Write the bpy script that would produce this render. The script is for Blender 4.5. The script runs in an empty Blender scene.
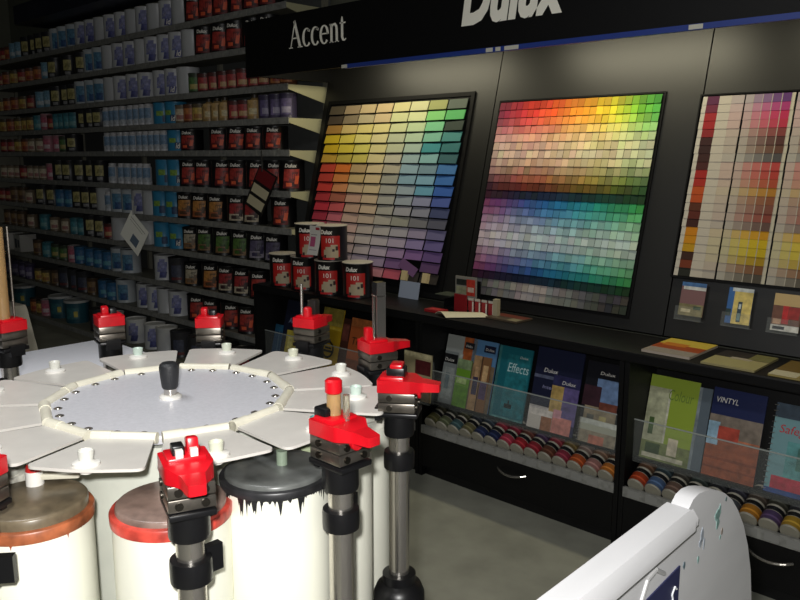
import bpy, math, random
from mathutils import Vector, Matrix
random.seed(7)
PI = math.pi
scene = bpy.context.scene
COL = scene.collection

# ------------------------------------------------------------------ camera, world, lights, exposure
cam_data = bpy.data.cameras.new('camera')
cam_data.sensor_width = 36.0
cam_data.lens = 36.0 * 796.1 / 800.0
cam_data.clip_start = 0.02
cam = bpy.data.objects.new('camera', cam_data)
COL.objects.link(cam)
cam.location = (0, 0, 1.55)
cam.rotation_euler = (math.radians(90 - 10.23), 0, math.radians(43.465))
scene.camera = cam

world = bpy.data.worlds.new('world')
scene.world = world
world.use_nodes = True
bg = world.node_tree.nodes['Background']
bg.inputs[0].default_value = (0.75, 0.82, 0.9, 1)
bg.inputs[1].default_value = 0.020

scene.view_settings.view_transform = 'Standard'
scene.view_settings.look = 'None'
scene.view_settings.gamma = 1.0
scene.view_settings.exposure = 0.0
scene.view_settings.use_curve_mapping = False

def lamp(name, kind, loc, power, color, rot=(0, 0, 0), **kw):
    d = bpy.data.lights.new(name, kind)
    d.energy = power
    d.color = color
    for k, v in kw.items():
        setattr(d, k, v)
    o = bpy.data.objects.new(name, d)
    o.location = loc
    o.rotation_euler = rot
    COL.objects.link(o)
    return o

# the camera's own flash, just above and left of the lens
lamp('camera_flash', 'POINT', (-0.03, -0.02, 1.61), 102.0, (1.0, 0.985, 0.96), shadow_soft_size=0.02)
# the fluorescent tubes behind the canopy fascia, one per display bay
for lx, pw in ((-3.12, 4.4), (-1.86, 5.0), (-0.70, 3.0)):
    lamp('canopy_lamp', 'AREA', (lx, 3.04, 2.215), pw, (1.0, 0.92, 0.66), rot=(math.radians(18), 0, 0),
         shape='RECTANGLE', size=0.85, size_y=0.05)

# the shop's ceiling fluorescent above the tinting machine (fixture built with the room)
lamp('ceiling_lamp', 'AREA', (-1.55, 0.40, 2.78), 16.0, (0.97, 0.98, 1.0), shape='RECTANGLE', size=1.2, size_y=0.25)

# ------------------------------------------------------------------ materials
def lin(c):
    def f(v):
        v /= 255.0
        return v / 12.92 if v <= 0.04045 else ((v + 0.055) / 1.055) ** 2.4
    return (f(c[0]), f(c[1]), f(c[2]), 1.0)

_m = {}
def mat(c, rough=0.55, metal=0.0, name=None, spec=0.5, noise=0.0, nscale=20.0, bump=0.0, alpha=1.0, trans=0.0, coat=0.0, stretch=None, emit=0.0):
    key = (tuple(c), rough, metal, name, spec, noise, nscale, bump, alpha, trans, coat, emit)
    if key in _m:
        return _m[key]
    m = bpy.data.materials.new(name or 'paint_%d_%d_%d' % tuple(c))
    m.use_nodes = True
    nt = m.node_tree
    b = nt.nodes['Principled BSDF']
    b.inputs['Base Color'].default_value = lin(c)
    b.inputs['Roughness'].default_value = rough
    b.inputs['Metallic'].default_value = metal
    b.inputs['Specular IOR Level'].default_value = spec
    b.inputs['Alpha'].default_value = alpha
    b.inputs['Transmission Weight'].default_value = trans
    b.inputs['Coat Weight'].default_value = coat
    if emit:
        b.inputs['Emission Color'].default_value = lin(c)
        b.inputs['Emission Strength'].default_value = emit
    if noise or bump:
        tc = nt.nodes.new('ShaderNodeTexCoord')
        mp = nt.nodes.new('ShaderNodeMapping')
        if stretch:
            mp.inputs['Scale'].default_value = stretch
        nz = nt.nodes.new('ShaderNodeTexNoise')
        nz.inputs['Scale'].default_value = nscale
        nz.inputs['Detail'].default_value = 6
        nt.links.new(tc.outputs['Object'], mp.inputs['Vector'])
        nt.links.new(mp.outputs['Vector'], nz.inputs['Vector'])
        if noise:
            r = nt.nodes.new('ShaderNodeValToRGB')
            l = lin(c)
            lo = [v * (1 - noise) for v in l[:3]] + [1]
            hi = [min(1, v * (1 + noise)) for v in l[:3]] + [1]
            r.color_ramp.elements[0].position = 0.3
            r.color_ramp.elements[1].position = 0.7
            r.color_ramp.elements[0].color = lo
            r.color_ramp.elements[1].color = hi
            nt.links.new(nz.outputs['Fac'], r.inputs['Fac'])
            nt.links.new(r.outputs['Color'], b.inputs['Base Color'])
        if bump:
            bp = nt.nodes.new('ShaderNodeBump')
            bp.inputs['Strength'].default_value = bump
            bp.inputs['Distance'].default_value = 0.004
            nt.links.new(nz.outputs['Fac'], bp.inputs['Height'])
            nt.links.new(bp.outputs['Normal'], b.inputs['Normal'])
    _m[key] = m
    return m

def node_colour_mat(name, kind):
    m = bpy.data.materials.new(name)
    m.use_nodes = True
    nt = m.node_tree
    b = nt.nodes['Principled BSDF']
    b.inputs['Roughness'].default_value = 0.6
    b.inputs['Specular IOR Level'].default_value = 0.3
    if kind == 'object':
        n = nt.nodes.new('ShaderNodeObjectInfo')
        nt.links.new(n.outputs['Color'], b.inputs['Base Color'])
    else:
        n = nt.nodes.new('ShaderNodeAttribute')
        n.attribute_name = 'Col'
        nt.links.new(n.outputs['Color'], b.inputs['Base Color'])
    return m

CARD = node_colour_mat('coloured_card', 'object')
PRINT = node_colour_mat('printed_card', 'attribute')

BLACK = mat((13, 13, 14), 0.5, name='black_laminate', noise=0.15, nscale=60, spec=0.25)
BLACKP = mat((16, 16, 18), 0.35, name='black_plastic', spec=0.4)
WHITE = mat((226, 224, 218), 0.4, name='white_enamel', noise=0.03, nscale=12)
FLAPM = mat((212, 208, 201), 0.32, name='flap_plastic', noise=0.04, nscale=25)
DISCM = mat((208, 208, 214), 0.35, name='speckled_disc', noise=0.06, nscale=160)
CREAMT = mat((222, 218, 200), 0.4, name='cream_tube', noise=0.06, nscale=30)
CANW = mat((240, 240, 225), 0.38, name='canister_white', noise=0.035, nscale=9)
STEEL = mat((208, 203, 195), 0.24, 0.95, name='brushed_steel', noise=0.08, nscale=40, stretch=(1, 1, 0.04))
DSTEEL = mat((124, 118, 110), 0.32, 0.9, name='worn_steel', noise=0.2, nscale=50)
RED = mat((196, 14, 28), 0.3, name='red_plastic', noise=0.1, nscale=40)
RUBBER = mat((34, 35, 38), 0.5, name='black_rubber', bump=0.2, nscale=300)
SHELFM = mat((128, 126, 112), 0.55, name='shelf_enamel', noise=0.08, nscale=14)
STRIPM = mat((136, 136, 132), 0.45, name='price_strip', noise=0.25, nscale=45)
ACRYL = mat((225, 232, 228), 0.08, name='clear_acrylic', alpha=.05, spec=0.6)
ACEDGE = mat((196, 202, 198), 0.2, name='acrylic_edge', alpha=.45)
GLASS = mat((225, 220, 200), 0.05, name='sight_glass', trans=0.9)
AMBER = mat((196, 160, 110), 0.15, name='amber_tube', trans=0.45)

# ------------------------------------------------------------------ mesh collector
class MB:
    def __init__(s):
        s.v, s.f, s.mi, s.mats, s.smooth = [], [], [], [], []
    def slot(s, m):
        if m not in s.mats:
            s.mats.append(m)
        return s.mats.index(m)
    def add(s, vs, fs, m, M=None, smooth=False):
        k = len(s.v)
        i = s.slot(m)
        for p in vs:
            p = Vector(p)
            s.v.append(tuple(M @ p) if M is not None else tuple(p))
        for f in fs:
            s.f.append([k + a for a in f])
            s.mi.append(i)
            s.smooth.append(smooth)
        return s
    def box(s, x0, x1, y0, y1, z0, z1, m, M=None, bev=0.0):
        if bev > 0:
            import bmesh
            bm = bmesh.new()
            bmesh.ops.create_cube(bm, size=1)
            for v in bm.verts:
                v.co = Vector(((x0 + x1) / 2 + v.co.x * (x1 - x0), (y0 + y1) / 2 + v.co.y * (y1 - y0), (z0 + z1) / 2 + v.co.z * (z1 - z0)))
            bmesh.ops.bevel(bm, geom=bm.edges[:], offset=bev, segments=2, affect='EDGES', profile=0.5)
            bm.verts.index_update()
            s.add([v.co.copy() for v in bm.verts], [[v.index for v in f.verts] for f in bm.faces], m, M)
            bm.free()
            return s
        vs = [(x, y, z) for z in (z0, z1) for y in (y0, y1) for x in (x0, x1)]
        fs = [(0, 2, 3, 1), (4, 5, 7, 6), (0, 1, 5, 4), (2, 6, 7, 3), (0, 4, 6, 2), (1, 3, 7, 5)]
        return s.add(vs, fs, m, M)
    def lathe(s, prof, m, seg=24, M=None, smooth=True):
        # prof: list of (r, z); r == 0 closes
        vs, fs, rings = [], [], []
        for r, z in prof:
            if r < 1e-6:
                rings.append([len(vs)])
                vs.append((0, 0, z))
            else:
                rings.append(list(range(len(vs), len(vs) + seg)))
                vs += [(r * math.cos(2 * PI * i / seg), r * math.sin(2 * PI * i / seg), z) for i in range(seg)]
        for a, b in zip(rings, rings[1:]):
            for i in range(seg):
                j = (i + 1) % seg
                if len(a) == 1 and len(b) == 1:
                    continue
                if len(a) == 1:
                    fs.append((a[0], b[j], b[i]))
                elif len(b) == 1:
                    fs.append((a[i], a[j], b[0]))
                else:
                    fs.append((a[i], a[j], b[j], b[i]))
        return s.add(vs, fs, m, M, smooth)
    def cyl(s, r, z0, z1, m, seg=24, M=None, bev=0.0):
        if bev:
            return s.lathe([(0, z0), (r - bev, z0), (r, z0 + bev), (r, z1 - bev), (r - bev, z1), (0, z1)], m, seg, M, True)
        s.lathe([(0, z0), (r, z0)], m, seg, M, False)
        s.lathe([(r, z0), (r, z1)], m, seg, M, True)
        return s.lathe([(r, z1), (0, z1)], m, seg, M, False)
    def rod(s, a, b, r, m, seg=12):
        a, b = Vector(a), Vector(b)
        d = b - a
        M = Matrix.Translation(a) @ d.to_track_quat('Z', 'Y').to_matrix().to_4x4()
        return s.cyl(r, 0, d.length, m, seg, M)
    def tube(s, path, r, m, seg=8):
        for a, b in zip(path, path[1:]):
            s.rod(a, b, r, m, seg)
        return s
    def prism(s, poly, z0, z1, m, M=None):
        n = len(poly)
        vs = [(x, y, z0) for x, y in poly] + [(x, y, z1) for x, y in poly]
        fs = [list(range(n))[::-1], list(range(n, 2 * n))]
        fs += [(i, (i + 1) % n, n + (i + 1) % n, n + i) for i in range(n)]
        return s.add(vs, fs, m, M)
    def patch(s, R, a0, a1, z0, z1, m, n=8, M=None, skew=0.0):
        # curved label patch on a can, angles measured from -Y towards +X
        vs = []
        for i in range(n + 1):
            a = a0 + (a1 - a0) * i / n
            vs += [(R * math.sin(a), -R * math.cos(a), z0), (R * math.sin(a + skew), -R * math.cos(a + skew), z1)]
        fs = [(2 * i, 2 * i + 2, 2 * i + 3, 2 * i + 1) for i in range(n)]
        return s.add(vs, fs, m, M, True)
    def mesh(s, name):
        me = bpy.data.meshes.new(name)
        me.from_pydata(s.v, [], s.f)
        for m in s.mats:
            me.materials.append(m)
        me.polygons.foreach_set('material_index', s.mi)
        me.polygons.foreach_set('use_smooth', s.smooth)
        me.update()
        me.set_sharp_from_angle(angle=math.radians(38))
        return me
    def build(s, name, parent=None, loc=None, rot=None):
        return obj(name, s.mesh(name), parent, loc, rot)

def obj(name, me, parent=None, loc=None, rot=None):
    o = bpy.data.objects.new(name, me)
    COL.objects.link(o)
    if parent is not None:
        o.parent = parent
    if loc is not None:
        o.location = loc
    if rot is not None:
        o.rotation_euler = rot
    return o

def tag(o, label, cat, group=None, kind=None):
    o['label'] = label
    o['category'] = cat
    if group:
        o['group'] = group
    if kind:
        o['kind'] = kind
    return o

def thing(name, label, cat, loc=(0, 0, 0), rot=(0, 0, 0), group=None):
    return tag(obj(name, None, None, loc, rot), label, cat, group)

def struct(name, mb):
    o = mb.build(name)
    o['kind'] = 'structure'
    return o

_txt = {}
def text_geo(body, size, shear=0.0, bold=0.0, space=1.0):
    key = (body, size, shear, bold, space)
    if key not in _txt:
        c = bpy.data.curves.new('lettering', 'FONT')
        c.body = body
        c.size = size
        c.shear = shear
        c.offset = bold
        c.space_character = space
        c.resolution_u = 3
        c.align_x = 'LEFT'
        o = bpy.data.objects.new('lettering', c)
        COL.objects.link(o)
        dg = bpy.context.evaluated_depsgraph_get()
        me = o.evaluated_get(dg).to_mesh()
        _txt[key] = ([tuple(v.co) for v in me.vertices], [list(p.vertices) for p in me.polygons])
        o.evaluated_get(dg).to_mesh_clear()
        bpy.data.objects.remove(o)
        bpy.data.curves.remove(c)
    return _txt[key]

def text_on_plane(mb, body, size, x, z, y, m, shear=0.0, bold=0.0, width=None, M=None, space=1.0):
    # text lying in the XZ plane facing -Y, lower-left corner at x,z
    vs, fs = text_geo(body, size, shear, bold, space)
    x0 = min(v[0] for v in vs); x1 = max(v[0] for v in vs)
    k = 1.0 if width is None else width / (x1 - x0)
    pts = [(x + (v[0] - x0) * k, y, z + v[1]) for v in vs]
    return mb.add(pts, fs, m, M)

def text_on_can(mb, body, size, R, a, z, m, width=None, shear=0.0, bold=0.0):
    vs, fs = text_geo(body, size, shear, bold)
    x0 = min(v[0] for v in vs); x1 = max(v[0] for v in vs)
    k = 1.0 if width is None else width / (x1 - x0)
    pts = []
    for v in vs:
        t = a + (v[0] - (x0 + x1) / 2) * k / R
        pts.append((R * math.sin(t), -R * math.cos(t), z + v[1]))
    return mb.add(pts, fs, m)

ORD = ['first', 'second', 'third', 'fourth', 'fifth', 'sixth', 'seventh', 'eighth', 'ninth', 'tenth', 'eleventh', 'twelfth',
       'thirteenth', 'fourteenth', 'fifteenth', 'sixteenth', 'seventeenth', 'eighteenth', 'nineteenth', 'twentieth', 'twenty-first',
       'twenty-second', 'twenty-third', 'twenty-fourth', 'twenty-fifth', 'twenty-sixth', 'twenty-seventh', 'twenty-eighth',
       'twenty-ninth', 'thirtieth', 'thirty-first', 'thirty-second', 'thirty-third', 'thirty-fourth', 'thirty-fifth', 'thirty-sixth', 'thirty-seventh']

# ------------------------------------------------------------------ the room
FLOORM = mat((150, 150, 138), 0.5, name='vinyl_floor', noise=0.18, nscale=5, spec=0.35)
struct('floor', MB().box(-9.1, 3.0, -2.5, 3.75, -0.1, 0.0, FLOORM))
WALLM = mat((104, 106, 92), 0.8, name='painted_wall', noise=0.06, nscale=3)
struct('wall_back', MB().box(-9.1, 3.0, 3.52, 3.64, 0, 3.2, WALLM))
struct('wall_left', MB().box(-9.1, -8.98, -2.5, 3.52, 0, 3.2, WALLM))
struct('ceiling', MB().box(-9.1, 3.0, -2.5, 3.75, 3.2, 3.3, mat((150, 150, 140), 0.9, name='ceiling_tile', noise=0.05)))

cl_ = thing('ceiling_light', 'long white fluorescent ceiling fitting above the tinting machine', 'ceiling light', (-1.55, 0.40, 2.80))
MB().box(-.62, .62, -.15, .15, 0.0, .06, mat((220, 220, 216), .5)).build('housing', cl_)
for xx in (-.5, .5):
    MB().rod((xx, 0, .06), (xx, 0, .41), .006, mat((180, 180, 180), .4)).build('hanger', cl_)

# ------------------------------------------------------------------ wall shelving
SHZ = [2.445, 2.22, 1.977, 1.78, 1.586, 1.335, 1.105, 0.87, 0.61, 0.35, 0.10]
SX0, SX1, SYF, SYB = -8.74, -3.87, 3.11, 3.44
unit = thing('shelving_unit', 'long grey metal wall shelving stocked with paint cans left of the black display', 'shelving', (-6.1, 3.3, 0))
def sh(mb, name, m=None):
    o = mb.build(name, unit)
    o.matrix_parent_inverse = Matrix.Translation((6.1, -3.3, 0))
    return o
sh(MB().box(SX0, SX1, SYB, SYB + 0.02, 0.02, 2.66, mat((84, 86, 84), 0.7, name='shelf_back', noise=0.05)), 'back_panel')
for x in (SX0, -7.3, -6.2, -5.05, SX1 - 0.03):
    sh(MB().box(x, x + 0.03, SYB - 0.03, SYB, 0.0, 2.68, SHELFM), 'upright')
sh(MB().box(SX0 - 0.03, SX0, SYF - 0.02, SYB + 0.02, 0.0, 2.2, SHELFM), 'end_panel')
for i, z in enumerate(SHZ):
    yf = SYF if i < 10 else 2.93
    s_ = sh(MB().box(SX0, SX1, yf, SYB - 0.03, z - 0.022, z, SHELFM), 'shelf')
    p_ = MB().box(SX0, SX1, yf - 0.006, yf, z - 0.036, z + 0.004, STRIPM)
    tk = mat((140, 139, 134), 0.5)
    x = SX0 + 0.08
    rr = random.Random(i)
    while x < SX1 - 0.1:
        if rr.random() < 0.7:
            p_.box(x, x + 0.045, yf - 0.0075, yf - 0.006, z - 0.03, z - 0.002, tk)
        x += 0.11 + 0.09 * rr.random()
    po = p_.build('price_strip', s_)
    if i < 10:
        bb = MB()
        M = Matrix.Translation((SX1 - 0.002, 0, 0)) @ Matrix(((0, 0, 1, 0), (1, 0, 0, 0), (0, 1, 0, 0), (0, 0, 0, 1)))
        bb.prism([(yf + 0.0, z - 0.001), (SYB, z - 0.001), (SYB, z - 0.105), (SYB - 0.03, z - 0.105), (yf, z - 0.03)], 0, 0.004, mat((190, 186, 150), 0.5, name='bracket_enamel'), M)
        b_ = bb.build('bracket', s_)
sh(MB().box(SX0, SX1, 2.95, 2.97, 0.0, 0.07, SHELFM), 'kick_plate')

hd = thing('category_sign', 'dark navy header sign above the far left end of the wall shelves', 'sign', (-6.2, 3.05, 2.68))
NAVY = mat((20, 24, 44), 0.5, name='navy_board')
MB().box(-1.22, 1.2, -0.10, 0.2, 0.0, 0.15, NAVY).build('sign_box', hd)
text_on_plane(MB(), 'INTERIOR', 0.12, -1.05, 0.03, -0.103, mat((48, 50, 64), 0.6), bold=0.002).build('lettering', hd)
for xx in (-1.1, 1.05):
    MB().box(xx, xx + 0.03, 0.2, 0.42, 0.02, 0.06, SHELFM).build('bracket', hd)

# ------------------------------------------------------------------ paint cans on the wall shelves
# kind: (description, category, radius, body colour, lid colour)
KIND = {
 'wb': ('white paint can with violet-blue label', 'paint can', .082, (196, 198, 200), (200, 200, 200)),
 'wc': ('white paint can with light blue label', 'paint can', .082, (186, 192, 196), (180, 186, 190)),
 'wp': ('plain pale grey paint can', 'paint can', .082, (188, 190, 192), (196, 196, 196)),
 'lb': ('small light blue paint can', 'paint can', .06, (110, 150, 172), (120, 150, 160)),
 'dy': ('black paint can with yellow label', 'paint can', .075, (34, 34, 38), (40, 40, 44)),
 'mo': ('small orange-labelled tin', 'paint tin', .055, (96, 60, 44), (50, 40, 40)),
 'mr': ('small red-labelled tin', 'paint tin', .055, (84, 46, 44), (46, 38, 38)),
 'my': ('small yellow-labelled tin', 'paint tin', .055, (92, 80, 60), (50, 48, 44)),
 'cr': ('small cream-labelled tin', 'paint tin', .05, (120, 106, 88), (58, 50, 48)),
 'br': ('small brown wood-stain tin', 'paint tin', .055, (78, 62, 46), (60, 54, 48)),
 'ta': ('tan-labelled bottle', 'bottle', .05, (150, 124, 80), (58, 50, 40)),
 'te': ('small teal paint tin', 'paint tin', .055, (58, 112, 124), (70, 116, 124)),
 'pk': ('pink and white tin', 'paint tin', .055, (170, 116, 126), (170, 160, 160)),
 'gr': ('small green-labelled tin', 'paint tin', .055, (60, 70, 54), (44, 48, 44)),
 'pu': ('slim dark violet tin', 'paint tin', .055, (64, 58, 84), (90, 86, 100)),
 'sp': ('slim white spray can', 'spray can', .037, (200, 202, 206), (190, 190, 192)),
 'bg': ('bright blue can with lime-green label', 'paint can', .08, (52, 132, 172), (60, 140, 176)),
 'rb': ('black paint can with red label', 'paint can', .082, (18, 17, 19), (26, 25, 27)),
 'ob': ('black paint can with orange label', 'paint can', .08, (18, 17, 19), (26, 25, 27)),
 'gn': ('black paint can with green label', 'paint can', .08, (18, 17, 19), (26, 25, 27)),
 'pd': ('black paint can with violet label', 'paint can', .08, (18, 17, 19), (26, 25, 27)),
 'cd': ('black paint can with cream label', 'paint can', .075, (18, 17, 19), (26, 25, 27)),
 'rc': ('black paint can with red and cream label', 'paint can', .082, (18, 17, 19), (26, 25, 27)),
 'bp': ('small blue paint tin', 'paint tin', .06, (48, 96, 136), (60, 90, 110)),
 'nk': ('dark grey paint can with black lid', 'paint can', .08, (52, 52, 56), (30, 30, 32)),
 'tp': ('dark teal pail with white lid', 'pail', .11, (36, 78, 92), (176, 178, 178)),
 'bx': ('white carton with dark picture', 'carton', .09, (186, 184, 178), (186, 184, 178)),
}
OFFW = mat((232, 228, 218), 0.5, name='label_white')
FA = 0.78   # the labels face out of the shelf and a little towards the aisle
def label_mesh(k, R, h):
    mb = MB()
    r = R + 0.0008
    def p(a0, a1, z0, z1, c, dr=0.0, skew=0.0):
        g = (c[0] + c[1] + c[2]) / 3
        c = tuple(int(.70 * v + .30 * (g * .55 + 34)) for v in c)
        mb.patch(r + dr, FA + a0, FA + a1, z0 * h, z1 * h, mat(c, 0.5, noise=.35, nscale=55), skew=skew)
    if k in ('rb', 'rc', 'ob', 'gn', 'pd', 'cd'):
        c1, c2, c3 = {'rb': ((200, 44, 34), (120, 22, 24), (226, 96, 60)), 'rc': ((190, 36, 36), (214, 196, 160), (60, 40, 40)),
                      'ob': ((222, 140, 48), (200, 96, 40), (90, 62, 40)), 'gn': ((84, 130, 44), (150, 110, 60), (60, 96, 36)),
                      'pd': ((86, 76, 110), (150, 140, 160), (52, 46, 76)), 'cd': ((200, 184, 150), (180, 120, 60), (120, 100, 80))}[k]
        p(-.78, .42, .10, .72, c1, 0, .16)
        p(-.76, .48, .10, .34, c2, .0004, .05)
        p(-.30, .20, .34, .62, tuple(v * .62 for v in c1), .0004, .3)
        p(-.2, .30, .16, .30, tuple(v * .5 for v in c2), .0008, -.2)
        mb.patch(r + .0006, FA + .12, FA + .42, .24 * h, .5 * h, mat(c3, 0.5), skew=.12)
        mb.patch(r + .0008, FA - .5, FA - .05, .16 * h, .28 * h, mat(c3, 0.5))
    elif k == 'wb':
        p(-.5, .42, .34, .74, (112, 118, 184), 0, .1)
        p(-.32, .22, .50, .86, (136, 140, 196), .0004, .1)
        p(-.3, .36, .10, .34, (70, 76, 150), .0002, .12)
        p(-.5, -.2, .4, .55, (150, 152, 190), .0008, .2)
    elif k == 'wc':
        p(-.6, .5, .12, .80, (78, 140, 180))
        p(-.3, .4, .12, .42, (40, 86, 150), .0004)
    elif k == 'bg':
        p(-.7, .0, .40, .62, (140, 190, 60))
        p(-.1, .45, .12, .42, (20, 60, 110))
    elif k == 'dy':
        p(-.5, .42, .30, .78, (196, 184, 104))
        p(-.3, .25, .42, .62, (150, 140, 70), .0004, .1)
        p(-.3, .3, .10, .24, (150, 150, 150))
    elif k == 'sp':
        p(-.9, .8, .3, .8, (110, 150, 190) )
        p(-.5, .8, .12, .34, (180, 190, 200), .0003)
    elif k in ('mo', 'mr', 'my', 'cr', 'br', 'te', 'pk', 'gr', 'pu', 'ta', 'lb', 'bp'):
        c1, c2 = {'mo': ((214, 120, 50), (180, 60, 40)), 'mr': ((190, 52, 50), (220, 170, 110)), 'my': ((220, 180, 70), (190, 120, 50)),
                  'cr': ((226, 206, 170), (190, 120, 110)), 'br': ((150, 112, 64), (96, 60, 40)), 'te': ((60, 150, 166), (120, 180, 180)),
                  'pk': ((216, 90, 120), (230, 200, 205)), 'gr': ((80, 130, 60), (200, 180, 90)), 'pu': ((100, 86, 140), (170, 160, 190)),
                  'ta': ((206, 160, 84), (226, 206, 150)), 'lb': ((120, 176, 206), (200, 210, 216)), 'bp': ((40, 110, 170), (90, 170, 190))}[k]
        p(-.8, .7, .14, .78, c1)
        p(-.5, .6, .22, .46, c2, .0004)
    elif k == 'tp':
        p(-.5, .5, .2, .7, (40, 110, 120))
        p(.1, .4, .3, .55, (210, 190, 60), .0004)
    elif k == 'nk':
        p(-.5, .5, .25, .7, (60, 66, 90))
        p(-.5, .5, .12, .22, (120, 40, 40))
    else:
        return None
    return mb.mesh('label')

_can = {}
def can_meshes(k, h, whole):
    key = (k, h, whole)
    if key in _can:
        return _can[key]
    d, cat, R, cb, cl = KIND[k]
    body, lid = MB(), MB()
    seg = 20
    bm_, lm_ = mat(cb, 0.38), mat(cl, 0.4)
    if k == 'bx':
        body.box(-.085, .085, -.08, .08, 0, h, bm_)
        body.box(-.06, .0, -.0808, -.08, .2 * h, .75 * h, mat((70, 78, 90), .6))
        body.box(.015, .065, -.0808, -.08, .25 * h, .7 * h, mat((86, 92, 100), .6))
        out = (body.mesh('carton'), None, None, None)
        _can[key] = out
        return out
    rim = 0.004
    if k == 'sp':
        body.lathe([(0, 0), (R, 0), (R, h * .82), (R * .8, h * .88)], bm_, seg)
        lid.lathe([(R * .8, h * .87), (R * .84, h * .88), (R * .84, h), (0, h)], lm_, seg)
    elif k == 'ta':
        body.lathe([(0, 0), (R, 0), (R, h * .66), (R * .45, h * .84), (R * .4, h * .88)], bm_, seg)
        lid.lathe([(R * .44, h * .87), (R * .44, h), (0, h)], lm_, seg)
    elif k == 'tp':
        body.lathe([(0, 0), (R * .88, 0), (R * .97, h * .93)], bm_, seg)
        lid.lathe([(R * .97, h * .9), (R, h * .9), (R, h), (R * .9, h), (R * .88, h * .985), (0, h * .985)], lm_, seg)
    else:
        body.lathe([(0, .004), (R - .004, .004), (R, 0), (R, .006), (R - .0015, .009), (R - .0015, h - .012), (R, h - .009), (R, h - .003)], bm_, seg)
        lid.lathe([(R, h - .004), (R, h), (R - .006, h), (R - .010, h - .006), (R - .03 * R / .08, h - .004), (0, h - .004)], lm_, seg)
    lab = label_mesh(k, R, h)
    let = None
    if k in ('rb', 'rc', 'ob', 'gn', 'pd', 'cd'):
        t = MB()
        text_on_can(t, 'Dulux', 0.030, R + .0014, FA - .1, h * .78, OFFW, width=.078, shear=.2, bold=.0012)
        let = t.mesh('lettering')
    elif k == 'wb' or k == 'bg':
        t = MB()
        text_on_can(t, 'id', 0.055, R + .0022, FA + (.12 if k == 'wb' else .18), h * .14, OFFW, width=.034, shear=.2, bold=.001)
        let = t.mesh('lettering')
    if whole:
        def fold(mb, me):
            if me is None:
                return
            ms = list(me.materials)
            for p in me.polygons:
                i = len(mb.v)
                mb.v += [tuple(me.vertices[a].co) for a in p.vertices]
                mb.f.append(list(range(i, i + len(p.vertices))))
                mb.mi.append(mb.slot(ms[p.material_index]))
                mb.smooth.append(p.use_smooth)
        fold(body, lid.mesh('lid'))
        fold(body, lab)
        out = (body.mesh('paint_can'), None, None, None)
    else:
        out = (body.mesh('body'), lid.mesh('lid'), lab, let)
    _can[key] = out
    return out

def make_can(name, label, cat, k, h, loc, whole, group, rz=0.0):
    b, l, lab, let = can_meshes(k, h, whole)
    if whole or l is None:
        return tag(obj(name, b, None, loc, (0, 0, rz)), label, cat, group)
    t = thing(name, label, cat, loc, (0, 0, rz), group)
    obj('body', b, t)
    obj('lid', l, t)
    if lab:
        lo_ = obj('label', lab, t)
        if let:
            obj('lettering', let, lo_)
    return t

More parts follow.
